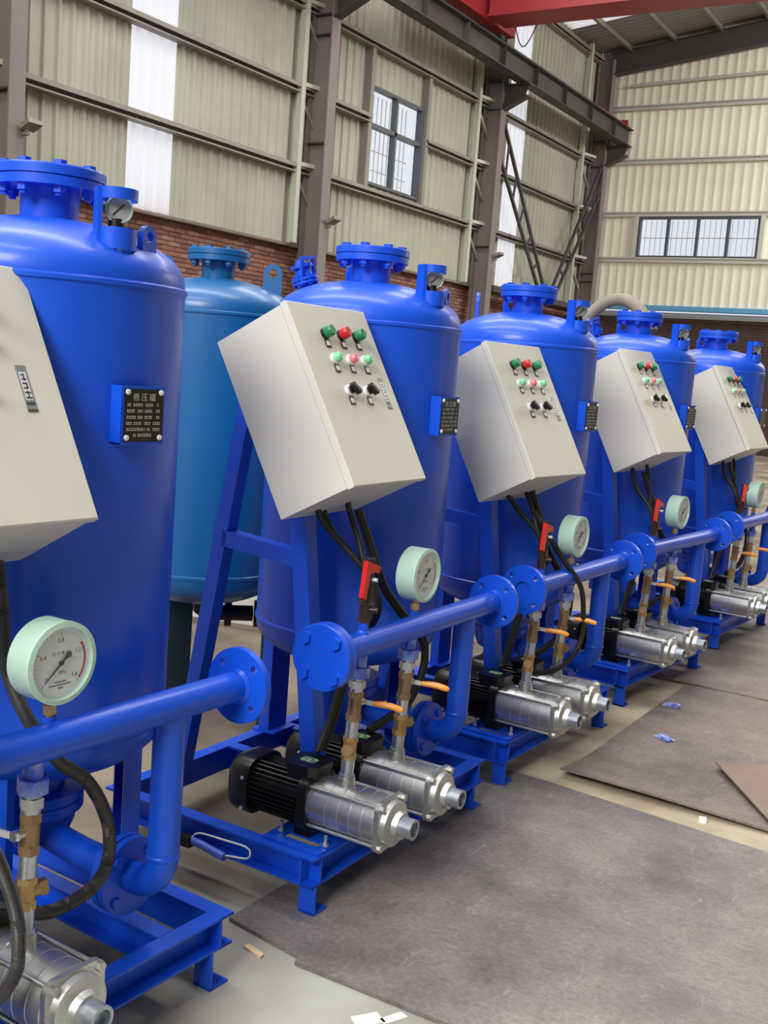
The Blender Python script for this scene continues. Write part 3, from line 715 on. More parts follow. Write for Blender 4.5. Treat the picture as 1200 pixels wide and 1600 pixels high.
def add_riser(root, x0, y0, dy, side, hang):
    """x0,y0 at the pump, top at header; side: +1/-1 where the check-valve cap looks; hang: lever direction"""
    b = V((0.593, y0, 0.328)); t = V((DH, y0 + dy, 0.66)); d = t - b
    def at(z): return b + d * ((z - b.z) / d.z)
    key = 'r%.3f%.3f%d' % (y0, dy, side)
    def fpipe(): return MB().lathe([(0, 0), (0.021, 0), (0.021, 0.014), (0.0175, 0.015), (0.0175, 0.06), (0, 0.06)], at(0.325), d, 20).mesh('nip', GALV)
    def fnip(): return MB().cyl(at(0.432), at(0.50), 0.0165).mesh('nip', GALV)
    r = link('riser_pipe', cached(key + 'p', fpipe), root)
    link('pipe_nipple', cached(key + 'n', fnip), r)
    def funion(): return MB().cyl(at(0.61), at(0.662), 0.018, mi=0).hexnut(at(0.598), at(0.626), 0.029, mi=0).hexnut(at(0.570), at(0.590), 0.022, mi=1).cyl(at(0.556), at(0.60), 0.017, mi=1).mesh('un', [mat_union(), GALV])
    link('pipe_union', cached(key + 'u', funion), r)
    def fball():
        mb = MB().hexnut(at(0.543), at(0.560), 0.0200).cyl(at(0.50), at(0.545), 0.0175).hexnut(at(0.482), at(0.500), 0.0200)
        sd = -1 if hang[0] < 0 else 1
        mb.cyl(at(0.525), at(0.525) + V((0.0, 0.036 * sd, 0.0)), 0.009, mi=1).hexnut(at(0.525) + V((0, 0.030 * sd, 0)), at(0.525) + V((0, 0.038 * sd, 0)), 0.010, mi=1)
        return mb.mesh('ball', [BRASSD, STEEL])
    link('ball_valve', cached(key + 'b' + str(hang[0] > 0), fball), r)
    def flev():
        sd = -1 if hang[0] < 0 else 1
        o = at(0.525) + V((0, 0.034 * sd, 0)); h = V(hang).normalized(); mb = MB()
        mb.beam(o - h * 0.012, o + h * 0.035, 0.012, 0.005, (0, 1, 0), mi=1)
        mb.tube([o + h * 0.030, o + h * 0.05 + V((0, 0.003, .001)), o + h * 0.075 + V((0, 0.006, 0.001)), o + h * 0.10 + V((0, 0.007, -0.003)), o + h * 0.108 + V((0, 0.007, -0.004))], 0.0085, 8, mod=lambda i: (0.8, 1, 1.05, 1, 0.6)[i])
        return mb.mesh('lev', [ORANGE, SILVER])
    link('valve_lever', cached(key + 'l' + str(hang), flev), r, label='orange coated lever')
    def fchk():
        c = at(0.408); e = c + V((0.012, 0.030 * side, 0.004))
        return MB().hexnut(at(0.425), at(0.438), 0.0200).cyl(at(0.395), at(0.425), 0.0178).hexnut(at(0.378), at(0.395), 0.0200).cyl(c, e, 0.014).hexnut(c + (e - c) * 0.75, c + (e - c) * 1.15, 0.016).mesh('chk', BRASS)
    link('check_valve', cached(key + 'c', fchk), r)
    return r
_mu = []
def mat_union():
    if not _mu: _mu.append(mat('union_blue_overspray', (130, 150, 215), 0.35, 0.4, var=0.5, scale=30, col2=(40, 75, 205)))
    return _mu[0]

def gauge_parts(root, y0):
    g = link('pressure_gauge', cached('gcase', lambda: MB().lathe([(0, 0.560), (0.068, 0.560), (0.0745, 0.564), (0.0745, 0.612), (0.0755, 0.614), (0.0755, 0.622), (0.066, 0.624), (0.064, 0.614), (0.0, 0.614)], (0, 0, 0), (1, 0, 0), 56).mesh('gcase', GAUGEC)), root, loc=(0, y0, 0.828), label='mint green pressure gauge')
    link('dial', cached('gdial', lambda: MB().lathe([(0.0643, 0.6145), (0.0643, 0.6158), (0, 0.6158)], (0, 0, 0), (1, 0, 0), 48).mesh('gdial', DIAL)), g)
    def marks():
        mb = MB(); X = 0.6161
        def pol(a, r): return (X, r * math.cos(a), r * math.sin(a))     # seen from +x: y to the right
        def tick(a, r0, r1, wd):
            t = V((0, -math.sin(a), math.cos(a))) * wd / 2
            p, q_ = V(pol(a, r0)), V(pol(a, r1)); mb.add([p - t, p + t, q_ + t, q_ - t], [(0, 1, 2, 3)], 0)
        for i in range(33):
            a = math.radians(225 - 270 * i / 32); tick(a, 0.050 if i % 8 == 0 else 0.053, 0.058, 0.0012 if i % 8 == 0 else 0.0006)
        n = 20; vs = []
        for i in range(n + 1):
            a = math.radians(36 - 76 * i / n); vs += [pol(a, 0.0515), pol(a, 0.056)]
        vs = [(X + 0.0002, y, z) for x, y, z in vs]
        mb.add(vs, [(2 * i, 2 * i + 1, 2 * i + 3, 2 * i + 2) for i in range(n)], 1)
        for s, a in (('0', 222), ('0.4', 160), ('0.8', 92), ('1.2', 24), ('1.6', -40)):
            a = math.radians(a); text_into(mb, s, 0.0115, pol(a, 0.041), (0, 1, 0), (0, 0, 1), 0, 0)
        text_into(mb, '压 力 表', 0.0075, (X, -0.006, 0.017), (0, 1, 0), (0, 0, 1), 0, 0)
        text_into(mb, 'MPa', 0.010, (X, 0.004, -0.018), (0, 1, 0), (0, 0, 1), 0, 1)
        for k_, (wd, z) in enumerate(((0.024, -0.036), (0.048, -0.0415), (0.010, -0.047))):
            x = -wd / 2
            while x < wd / 2: 
                mb.add([(X, x, z), (X, x + 0.0022, z), (X, x + 0.0022, z + 0.0026), (X, x, z + 0.0026)], [(0, 1, 2, 3)], 0); x += 0.0032
        return mb.mesh('marks', [INK, INKR])
    link('dial_marks', cached('gmarks', marks), g)
    def needle():
        a = math.radians(222); d = V((0, math.cos(a), math.sin(a))); t = V((0, -math.sin(a), math.cos(a))); X = V((0.6185, 0, 0))
        mb = MB(); mb.prism([(-0.010, -0.0026), (0.048, -0.0006), (0.048, 0.0006), (-0.010, 0.0026)], X, d, t, (0.001, 0, 0))
        mb.prism([(-0.010, -0.002), (-0.010, 0.002), (-0.022, 0.007), (-0.027, 0.0), (-0.022, -0.007)], X, d, t, (0.001, 0, 0)); mb.cyl((0.616, 0, 0), (0.6205, 0, 0), 0.004, n=14)
        return mb.mesh('needle', INK)
    link('needle', cached('gneedle', needle), g)
    link('gauge_glass', cached('gglass', lambda: MB().lathe([(0, 0.6205), (0.0655, 0.6205), (0.0655, 0.6218), (0, 0.6218)], (0, 0, 0), (1, 0, 0), 40).mesh('gglass', GLASS)), g)
    link('gauge_stem', cached('gstem', lambda: MB().cyl((0.59, 0, -0.105), (0.59, 0, -0.07), 0.008).hexnut((0.59, 0, -0.100), (0.59, 0, -0.082), 0.0125).mesh('gstem', BRASS)), g)
    return g

UV_ = V((0, 1, 0)); VV_ = V((0.4753, 0, -0.8798)); WV_ = V((-0.8798, 0, -0.4753))
CW, CHH, CD = 0.384, 0.505, 0.240
def add_cabinet(root, q, i):
    mt = M.Translation(V((0.359, -0.05 + q[1], 1.53 + q[0]))) @ M.Rotation(q[2], 4, 'Z') @ M((UV_, VV_, WV_)).transposed().to_4x4()
    def body():
        mb = MB().box((0.004, 0.004, 0.022), (CW - 0.004, CHH - 0.004, CD))
        me = mb.mesh('cab', CREAM); return me
    cb = link('control_cabinet', cached('cab', body), root, mtx=mt, label='cream control cabinet tilted back')
    def door():
        mb = MB(); r = 0.004
        mb.box((r, 0, 0.0), (CW - r, CHH, 0.019)).box((0, r, 0.001), (CW, CHH - r, 0.019)); return mb.mesh('door', CREAM)
    def door2():
        b = 0.003; lo = [(b, b, 0), (CW - b, b, 0), (CW - b, CHH - b, 0), (b, CHH - b, 0)]; mi = [(0, 0, b), (CW, 0, b), (CW, CHH, b), (0, CHH, b)]; hi = [(0, 0, .019), (CW, 0, .019), (CW, CHH, .019), (0, CHH, .019)]
        return MB().add(lo + mi + hi, [(0, 3, 2, 1), (0, 1, 5, 4), (1, 2, 6, 5), (2, 3, 7, 6), (3, 0, 4, 7), (4, 5, 9, 8), (5, 6, 10, 9), (6, 7, 11, 10), (7, 4, 8, 11), (8, 9, 10, 11)]).mesh('door', CREAM)
    link('cabinet_door', cached('door', door2), cb)
    link('door_gasket', cached('gasket', lambda: MB().box((0.008, 0.008, 0.0185), (CW - 0.008, CHH - 0.008, 0.0225)).mesh('gasket', BLACKP)), cb)
    def tagm():
        mb = MB().box((-0.011, -0.011, -0.002), (0.011, 0.011, 0)); mb.box((-0.0075, -0.007, -0.0028), (0.0075, 0.006, -0.0018), 1); return mb.mesh('tag', [BLACKP, WHITE])
    tagme = cached('tag', tagm)
    def btn(m, key): return cached(key, lambda: MB().lathe([(0, 0), (0.0155, 0), (0.0155, 0.008), (0.013, 0.009)], (0, 0, 0), (0, 0, -1), 24, 0).lathe([(0.0135, 0.006), (0.0155, 0.010), (0.0155, 0.026), (0.013, 0.030), (0, 0.030)], (0, 0, 0), (0, 0, -1), 24, 1).mesh(key, [BLACKP, m]))
    def lamp(m, key): return cached(key, lambda: MB().lathe([(0, 0), (0.0155, 0), (0.0155, 0.007), (0.0135, 0.009), (0.0135, 0.006)], (0, 0, 0), (0, 0, -1), 24, 0).lathe([(0.0135, 0.007), (0.0130, 0.018), (0.009, 0.025), (0, 0.027)], (0, 0, 0), (0, 0, -1), 24, 1).mesh(key, [SILVER, m]))
    def sel():
        mb = MB().lathe([(0, 0), (0.0155, 0), (0.0155, 0.008), (0.012, 0.010), (0, 0.010)], (0, 0, 0), (0, 0, -1), 24, 0)
        mb.cyl((0, 0, -0.009), (0, 0, -0.016), 0.0115, n=18, mi=1); a = 0.75
        mb.prism([(-0.015, -0.0055), (0.019, -0.0055), (0.019, 0.0055), (-0.015, 0.0055)], (0, 0, -0.015), (math.cos(a), math.sin(a), 0), (-math.sin(a), math.cos(a), 0), (0, 0, -0.016), 1)
        return mb.mesh('sel', [SILVER, BLACKP])
    sh = -0.045 if i == 0 else 0.0
    cols = (0.126, 0.204, 0.281)
    for a, m, nm in zip(cols, (GREENB, REDB, GREENB), ('green', 'red', 'green')):
        link('push_button', btn(m, 'btn' + nm), cb, loc=(a + sh, 0.086, 0), label=nm + ' push button'); link('button_tag', tagme, cb, loc=(a + sh + 0.001, 0.113, 0))
    for a, m, nm in zip((0.128, 0.205, 0.280), (GREENL, REDL, GREENL), ('green', 'pink', 'green')):
        link('indicator_lamp', lamp(m, 'lamp' + nm), cb, loc=(a + sh, 0.157, 0), label='pale %s indicator lamp' % nm); link('button_tag', tagme, cb, loc=(a + sh + 0.001, 0.183, 0))
    for a in (0.142, 0.233):
        link('selector_switch', cached('sel', sel), cb, loc=(a + sh, 0.247, 0), label='black selector knob in a silver bezel'); link('button_tag', tagme, cb, loc=(a + sh + 0.001, 0.274, 0))
    def stick():
        mb = MB().box((0.0, 0.0, -0.0012), (0.022, 0.09, 0), 0); mb.box((0.003, 0.013, -0.0016), (0.019, 0.068, -0.001), 1)
        for (x0, y0, x1, y1) in ((.005, .018, .009, .020), (.010, .016, .013, .030), (.005, .026, .017, .028), (.005, .034, .015, .037), (.012, .034, .015, .046), (.005, .043, .015, .046), (.004, .052, .018, .055), (.010, .050, .0125, .064), (.004, .062, .018, .065), (.002, .072, .020, .077), (.0, .086, .022, .09)):
            mb.box((x0, y0, -0.002), (x1, y1, -0.0014), 2)
        return mb.mesh('stick', [STICK, SILVER, STICKD])
    link('sticker', cached('stick', stick), cb, loc=(0.298 if i == 0 else 0.318, 0.205, 0), label='grey metallic vertical sticker')
    return cb

def plate_tree(root, ang):
    c = V((TX, TY, 0)); d = V((math.cos(ang), math.sin(ang), 0)); s = V((-math.sin(ang), math.cos(ang), 0))
    o = c + d * (TR - 0.020) + V((0, 0, 1.257))
    mt = M((s, V((0, 0, 1)), d)).transposed().to_4x4(); mt.translation = o
    def br():
        mb = MB(); h = 0.058; w_ = 0.054
        for x in (-w_, w_ - 0.003): mb.box((x, -h, -0.01), (x + 0.003, h, 0.048))
        mb.box((-w_, -h, 0.046), (w_, h, 0.049)).box((-w_, -h, -0.01), (w_, -h + 0.003, 0.046)); return mb.mesh('br', BLUE)
    b = link('nameplate_bracket', cached('pbr', br), root, mtx=mt)
    link('nameplate', cached('npl', lambda: MB().box((-0.050, -0.052, 0.049), (0.050, 0.052, 0.0505)).mesh('npl', PLATE)), b, label='black nameplate with pale lettering')
    rv = cached('rivet', lambda: MB().lathe([(0.006, 0), (0.0055, 0.003), (0.003, 0.0045), (0, 0.005)], (0, 0, 0), (0, 0, 1), 14).mesh('rivet', SILVER))
    for x in (-0.043, 0.043):
        for y in (-0.044, 0.046): link('rivet', rv, b, loc=(x, y, 0.0503))
    def let():
        mb = MB(); X = (1, 0, 0); Y = (0, 1, 0)
        text_into(mb, '稳 压 罐', 0.0165, (0, 0.0350, 0.0508), X, Y, 0)
        rows = [(0.0245, [(-.043, -.033), (-.028, -.004), (.003, .023), (.034, .038)]), (0.0105, [(-.044, -.024), (-.016, -.004), (.002, .021), (.032, .042)]),
                (-0.004, [(-.044, -.021), (-.016, -.004), (.002, .021), (.032, .041)]), (-0.018, [(-.045, -.030), (-.026, -.005), (.002, .017), (.024, .043)]),
                (-0.032, [(-.044, -.001), (.002, .004), (.009, .017), (.024, .041)]), (-0.0455, [(-.026, -.019), (-.014, .023)])]
        for y, segs in rows:
            y = y * 0.86
            for a, e in segs:
                x = a
                while x < e - 0.001:
                    ww = min(0.0042, e - x); h = 0.0054
                    mb.add([(x, y - h / 2, .0508), (x + ww, y - h / 2, .0508), (x + ww, y - h / 2 + .0014, .0508), (x, y - h / 2 + .0014, .0508)], [(0, 1, 2, 3)])
                    mb.add([(x, y + h / 2 - .0014, .0508), (x + ww, y + h / 2 - .0014, .0508), (x + ww, y + h / 2, .0508), (x, y + h / 2, .0508)], [(0, 1, 2, 3)])
                    xm = x + random.uniform(0, ww * .6)
                    mb.add([(xm, y - h / 2, .0508), (xm + .0014, y - h / 2, .0508), (xm + .0014, y + h / 2, .0508), (xm, y + h / 2, .0508)], [(0, 1, 2, 3)])
                    x += 0.0052
        return mb.mesh('let', LETTER)
    link('lettering', cached('plet', let), b)
    return b

def conduit(root, pts, r, pitch=0.0045, m=COND, lab=None, n=10):
    path = spline(pts, pitch / 2)
    link('cable_conduit', MB().tube(path, r, n, mod=lambda i: 1.0 if i % 2 else 0.86).mesh('conduit', m, 80), root, label=lab)
def cable(root, pts, r, m=RUBBER): link('cable', MB().tube(spline(pts, 0.02), r, 8).mesh('cable', m, 80), root)

UN = [(-0.02845, -1.25857, -0.04405), (0, 0, 0), (-0.00896, 1.16730, -0.03010), (-0.00622, 2.44010, -0.08438), (0.03529, 3.80887, -0.05834)]
QS = [(-0.0078, 0.0208, -0.0056), (0.0067, -0.0619, 0.0317), (-0.0261, -0.0588, -0.0549), (0.0204, 0.0258, 0.0169), (0.0068, 0.0741, 0.0120)]
FLN = [-0.205, -0.215, -0.158, -0.189, -0.235]
FLF = [0.768, 0.751, 0.768, 0.777, 0.77]
LB = ['nearest blue tank unit, cut off by the picture edge, with large readable gauge',
      'second blue tank unit, its header pipe closed by a bolted blind flange',
      'third blue tank unit, in the middle of the row of five',
      'fourth blue tank unit, under the tan hose that lies over its top flange',
      'farthest blue tank unit, at the right end of the row']
def make_unit(i):
    tx, ty, rz = UN[i]
    u = empty('tank_unit', (tx, ty, 0), rz, label=LB[i], cat='pressure tank', group='blue pressure tank units standing in a row')
    # frame
    link('side_rail', rail((0.604 - 0.72, -0.177, 0.075), (0.72, 0, 0), (0, -1, 0)), u)
    link('side_rail', rail((0.604 - 0.72, 0.79, 0.075), (0.72, 0, 0), (0, 1, 0)), u)
    link('front_rail', rail((0.604, -0.177, 0.0751), (0, 0.967, 0), (1, 0, 0)), u)
    link('rear_rail', rail((-0.12, -0.177, 0.0751), (0, 0.967, 0), (-1, 0, 0)), u)
    for y in (0.318, 0.60): link('cross_rail', rail((-0.08, y, 0.0745), (0.64, 0, 0), (0, -1, 0)), u)
    def mp():
        mb = MB(); y0, y1 = -0.150, 0.312; x0, x1 = 0.42, 0.598
        for a, b, c, d in ((x0, 0.46, y0, y1), (0.575, x1, y0, y1), (0.46, 0.575, y0, -0.115), (0.46, 0.575, -0.085, 0.27), (0.46, 0.575, 0.30, y1)): mb.box((a, c, 0.1505), (b, d, 0.157))
        return mb.mesh('mp', BLUE)
    link('mounting_plate', cached('mplate', mp), u)
    bm = cached('mbolt', lambda: MB().cyl((0, 0, 0), (0, 0, 0.03), 0.005, n=10).hexnut((0, 0, 0.002), (0, 0, 0.010), 0.010).mesh('mbolt', GALV))
    for x, y in ((0.585, -0.10), (0.445, -0.10), (0.585, 0.285)): link('mounting_bolt', bm, u, loc=(x, y, 0.157))
    ft = cached('foot', lambda: MB().box((0, 0, 0), (0.05, 0.006, 0.0752)).box((0, 0, 0), (0.05, 0.058, 0.006)).mesh('foot', BLUE))
    fl_ = cached('footl', lambda: MB().box((0, 0, -0.012), (0.05, 0.006, 0.0752)).box((0, 0, -0.012), (0.05, 0.058, -0.006)).mesh('footl', BLUE))
    on = {1: (0, 1), 2: (0,), 3: (1,), 4: (0, 1)}.get(i, ())
    for k_, (x, y) in enumerate(((0.558, -0.165), (0.558, 0.72), (-0.118, -0.165), (-0.118, 0.72))): link('foot', ft if k_ in on else fl_, u, loc=(x, y, 0))
    # tank
    lugs = [('eye', 2.4, 0.19), ('eyesmall', 0.22, 0.245)]
    if i != 1 and i != 3: lugs.append(('eye', PI + 0.45, 0.20))
    t = add_tank(u, (TX, TY), BLUE, 'blue_', lugs)
    gp = (0.231, -0.022)
    gz = domez(0.232)
    link('gauge_guard', cached('guard', guard_mesh), t, loc=(gp[0], gp[1], gz))
    def gdial():
        c = V((0.006, 0.0, 0.058)); a = V((0.70, -0.70, 0.05)).normalized()
        return MB().lathe([(0, -0.012), (0.026, -0.012), (0.0275, 0.006), (0.025, 0.008), (0.024, 0.006), (0, 0.006)], c, a, 28, 0).lathe([(0.0238, 0.0062), (0, 0.0063)], c, a, 24, 1).cyl((0, 0, 0.0), (0, 0, 0.040), 0.016, mi=2).prism([(-0.012, -0.001), (0.010, -0.001), (0.010, 0.001), (-0.012, 0.001)], c + a * 0.0072, frame_of(a)[0] + frame_of(a)[1], frame_of(a)[0] - frame_of(a)[1], a * 0.0005, 2).mesh('gdial2', [GAUGEC, STICK, BLACKM])
    link('dome_gauge', cached('gdial2', gdial), t, loc=(gp[0], gp[1], gz), label='small pale gauge inside a blue guard')
    if i in (1, 3):
        ax = V((-0.20, -0.05, 0)); r_ = ax.length; n_ = V((ax.x * 0.9, ax.y * 0.9 - 0.10, 0.55)).normalized() if i == 3 else V((-0.22, -0.12, 0.75)).normalized()
        link('air_valve', cached('airv', air_valve_mesh), t, mtx=to_axis(V((ax.x, ax.y, domez(r_) - 0.006)), n_))
    lg = cached('leg', lambda: MB().prism([(0, -0.05), (0.04, -0.05), (0.04, -0.043), (0.007, -0.043), (0.007, 0.043), (0.04, 0.043), (0.04, 0.05), (0, 0.05)], (0, 0, 0), (1, 0, 0), (0, 1, 0), (0, 0, 0.48)).box((-0.03, -0.06, 0), (0.06, 0.06, 0.006)).mesh('leg', BLUE))
    for x, y, a in ((-0.068, 0.558, PI), (0.300, 0.345, -PI / 3 - PI), (0.300, 0.765, PI / 3 - PI)):
        link('tank_leg', lg, u, loc=(x, y, 0.15), rot=(0, 0, a))
    plate_tree(u, math.radians(-2))
    # cabinet stand
    st1 = cached('st1', lambda: MB().beam((0.4275, 0.08, 0.157), (0.302, 0.08, 1.115), 0.05, 0.05, (0, 1, 0)).mesh('st1', BLUE))
    st2 = cached('st2', lambda: MB().beam((-0.066, 0.08, 0.15), (0.135, 0.08, 1.395), 0.045, 0.045, (0, 1, 0)).mesh('st2', BLUE))
    st3 = cached('st3', lambda: MB().beam((0.058, 0.08, 0.872), (0.33, 0.08, 0.850), 0.045, 0.045).mesh('st3', BLUE))
    link('stand_post', st1, u); link('stand_post', st2, u); link('stand_brace', st3, u)
    add_cabinet(u, QS[i], i)
    # header pipe
    y0, y1 = FLN[i], FLF[i]
    yst = y0 + (0.02 if i != 1 else 0.024)
    hp = link('header_pipe', MB().lathe([(0.0, yst - 0.01), (0.033, yst - 0.01), (0.033, y1 - 0.004), (0.027, y1 - 0.002), (0.0, y1 - 0.03)], (DH, 0, DZ), (0, 1, 0), 36).lathe([(0.040, y1 - 0.018), (0.0335, y1 - 0.026)], (DH, 0, DZ), (0, 1, 0), 36).lathe([(0.0335, yst + 0.008), (0.040, yst)], (DH, 0, DZ), (0, 1, 0), 36).mesh('header', BLUE), u)
    fm = flange_mesh('hflange', 0.083, 0.017, 0.028, BLUE, 4, 0.062)
    R90 = M.Rotation(-PI / 2, 4, 'X')
    link('flange', fm, hp, mtx=M.Translation((DH, y1 - 0.017, DZ)) @ R90)
    link('flange', fm, hp, mtx=M.Translation((DH, y0 + (0.020 if i == 1 else 0), DZ)) @ R90)
    if i == 1:
        link('blind_cover', cached('blind', lambda: MB().lathe([(0, 0), (0.081, 0), (0.083, 0.002), (0.083, 0.018), (0, 0.018)], (0, 0, 0), (0, 1, 0), 48).mesh('blind', BLUE)), hp, loc=(DH, y0, DZ))
        bb = bolt_mesh('hbolt', 0.055, 0.0095, BLUE)
        for a in (45, 135, 225, 315):
            a = math.radians(a); link('flange_bolt', bb, hp, mtx=M.Translation((DH + 0.062 * math.cos(a), y0, DZ + 0.062 * math.sin(a))) @ M.Rotation(PI / 2, 4, 'X'))
    for y, n in ((-0.026, 'valve_socket'), (0.265, 'gauge_socket')):
        link(n, cached('sock', lambda: MB().cyl((0, 0, 0.02), (0, 0, 0.058), 0.0125).lathe([(0.019, 0.030), (0.0125, 0.037)], (0, 0, 0), (0, 0, 1), 20).mesh('sock', BLUE)), hp, loc=(DH - (0.017 if n == 'gauge_socket' else 0), y, DZ - (0.018 if n == 'gauge_socket' else 0)))
    # drop pipe with elbow to the tank outlet
    def drop():
        c = V((0.6 - 0.075, 0.561, 0.362))
        path = [V((0.6, 0.561, 0.67)), V((0.6, 0.561, 0.5)), V((0.6, 0.561, 0.37))] + arc_pts(c, (1, 0, 0), (0, 0, -1), 0.075, 12) + [V((0.512, 0.561, 0.287))]
        mb = MB().tube(path, 0.033, 32); mb.lathe([(0.033, 0.356), (0.0355, 0.360), (0.0355, 0.364), (0.033, 0.368)], (0.6, 0.561, 0), (0, 0, 1), 32)
        return mb.mesh('drop', BLUE)
    dp = link('drop_pipe', cached('drop', drop), u)
    dfm = flange_mesh('hflange', 0.083, 0.017, 0.028, BLUE, 4, 0.062)
    for x in (0.497, 0.476): link('flange', dfm, dp, mtx=M.Translation((x, 0.561, 0.287)) @ M.Rotation(PI / 2, 4, 'Y'))
    bb2 = bolt_mesh('dbolt', 0.06, 0.007, BLUE)
    for k_ in range(4):
        a = PI / 4 + PI / 2 * k_; link('flange_bolt', bb2, dp, mtx=M.Translation((0.515, 0.561 + 0.062 * math.cos(a), 0.287 + 0.062 * math.sin(a))) @ M.Rotation(PI / 2, 4, 'Y'))
    def outlet():
        path = [V((0.465, 0.561, 0.287)), V((0.35, 0.561, 0.290)), V((0.22, 0.561, 0.30))]
        return MB().tube(path, 0.033, 28).mesh('outl', BLUE)
    link('outlet_elbow', cached('outl', outlet), u)
    link('bottom_flange', cached('botf', lambda: MB().lathe([(0, 0.262), (0.05, 0.266), (0.085, 0.285), (0.10, 0.32), (0.10, 0.352), (0.118, 0.352), (0.118, 0.374), (0.112, 0.376), (0.118, 0.378), (0.118, 0.40), (0.075, 0.40), (0.07, 0.455), (0, 0.455)], (0, 0, 0), (0, 0, 1), 44).mesh('botf', BLUE)), t)
    # gauge, valve, pumps, risers
    gauge_parts(u, 0.265)
    def dv():
        x, y = DH, -0.026
        mb = MB().hexnut((x, y, 0.742), (x, y, 0.762), 0.016, mi=1).cyl((x, y, 0.76), (x, y, 0.80), 0.015, mi=1).hexnut((x, y, 0.790), (x, y, 0.806), 0.019, mi=1).cyl((x, y, 0.806), (x, y, 0.872), 0.017, 0.015, mi=0).cyl((x, y, 0.872), (x, y, 0.90), 0.012, mi=0).cyl((x, y, 0.898), (x, y, 0.908), 0.019, mi=0)
        mb.cyl((x, y, 0.775), (x + 0.03, y + 0.012, 0.775), 0.008, mi=1).cyl((x + .012, y, 0.855), (x + 0.03, y, 0.855), 0.005, mi=2).cyl((x, y + 0.02, 0.78), (x, y + 0.036, 0.78), 0.007, mi=1)
        return mb.mesh('dv', [RUBBER, mat_dark(), SILVER])
    d_ = link('drain_valve', cached('dvalve', dv), u)
    def dl():
        x, y = DH + 0.004, -0.026
        return MB().prism([(0.030, 0.884), (0.012, 0.892), (-0.034, 0.906), (-0.046, 0.814), (-0.030, 0.806), (-0.018, 0.872), (0.006, 0.874), (0.022, 0.868)], (x + 0.004, y, 0), (0, 1, 0), (0, 0, 1), (0.013, 0, 0)).mesh('dl', REDP)
    link('valve_lever', cached('dlev', dl), d_, label='red lever')
    add_pump(u, -0.035); add_pump(u, 0.222)
    add_riser(u, 0.593, -0.035, 0.006, -1, (0.93, 0.25, -0.05)); add_riser(u, 0.593, 0.222, 0.0, 1, (0.97, 0.20, -0.03) if i else (-0.95, -0.2, 0.0))
    # cables
    q = QS[i]
    for a, b, c in ((0.42, 0.0, 0.03), (0.40, 0.05, 0.05), (0.45, 0.10, 0.02)):
        yb = b + q[1] + 0.06
        cable(u, [(a, yb, 1.02 + q[0]), (a + 0.01, yb + 0.01, 0.98), (a + 0.04, yb * 0.5 + 0.06, 0.92), (0.53, 0.085 + c * 0.3, 0.84), (0.55, 0.09 + c, 0.74), (0.50, 0.06 + c, 0.60), (0.475, 0.02 + c, 0.42), (0.475, -0.02 + c, 0.355)], 0.0085)
    if i == 0:
        conduit(u, [(0.45, 0.25, 0.985), (0.452, 0.262, 0.90), (0.455, 0.275, 0.78), (0.51, 0.285, 0.69), (0.55, 0.322, 0.615), (0.55, 0.387, 0.562), (0.55, 0.433, 0.496), (0.55, 0.458, 0.427), (0.55, 0.454, 0.362), (0.55, 0.417, 0.326), (0.55, 0.35, 0.314), (0.545, 0.30, 0.318), (0.52, 0.25, 0.335), (0.485, 0.225, 0.345)], 0.014, lab='black corrugated conduit looping behind the pump')
        conduit(u, [(0.46, 0.0, 1.02), (0.58, -0.02, 0.93), (0.665, 0.01, 0.78), (0.688, 0.040, 0.66), (0.688, 0.064, 0.60), (0.688, 0.10, 0.521), (0.688, 0.131, 0.429), (0.688, 0.137, 0.357), (0.688, 0.128, 0.318), (0.680, 0.095, 0.288), (0.66, 0.05, 0.295), (0.60, 0.03, 0.33), (0.50, 0.00, 0.345)], 0.0125, 0.0036, lab='grey corrugated conduit hanging in front of the valves')
    else:
        conduit(u, [(0.46, 0.14, 1.0), (0.49, 0.17, 0.90), (0.50, 0.20, 0.83), (0.50, 0.245, 0.774), (0.50, 0.341, 0.694), (0.50, 0.445, 0.619), (0.50, 0.507, 0.559), (0.50, 0.505, 0.478), (0.50, 0.43, 0.40), (0.49, 0.32, 0.37), (0.48, 0.25, 0.355)], 0.013, 0.006, RUBBER, 'black conduit looping down to the pump')
        if i == 2:
            conduit(u, [(0.50, 0.10, 0.92), (0.60, 0.16, 0.76), (0.655, 0.22, 0.66), (0.66, 0.265, 0.55), (0.655, 0.28, 0.45), (0.64, 0.23, 0.38), (0.60, 0.14, 0.34), (0.52, 0.04, 0.345)], 0.010, 0.005, RUBBER, 'thin black conduit in front of the far riser')
    return u
_md = []
def mat_dark():
    if not _md: _md.append(mat('dark_bronze', (70, 52, 48), 0.4, 0.5, var=0.3, scale=30))
    return _md[0]
units = [make_unit(i) for i in range(5)]

# ================================================================== TEAL TANK BEHIND
tt = empty('teal_tank', (-0.63, 0.79, 0.018), 0.0, label='teal blue tank standing behind the row, left of the second cabinet', cat='pressure tank')
add_tank(tt, (0, 0), TEAL, 'teal_', [('eye', -2.5, 0.19), ('eye', 0.55, 0.20)])
lt = MB().prism([(0, -0.05), (0.04, -0.05), (0.04, 0.05), (0, 0.05)], (0, 0, 0), (1, 0, 0), (0, 1, 0), (0, 0, 0.56)).mesh('leg', mat('teal_leg_dark', (30, 52, 62), 0.5))
for a in (2.6, 4.4, 0.6): link('tank_leg', lt, tt, loc=(0.24 * math.cos(a), 0.24 * math.sin(a), -0.03), rot=(0, 0, a))
link('outlet_pipe', MB().tube([V((0, 0, 0.44)), V((0, 0, 0.415)), V((0.015, 0.013, 0.40)), V((0.05, 0.04, 0.40)), V((0.15, 0.13, 0.40))], 0.03, 18).mesh('outl', BLACKM), tt)
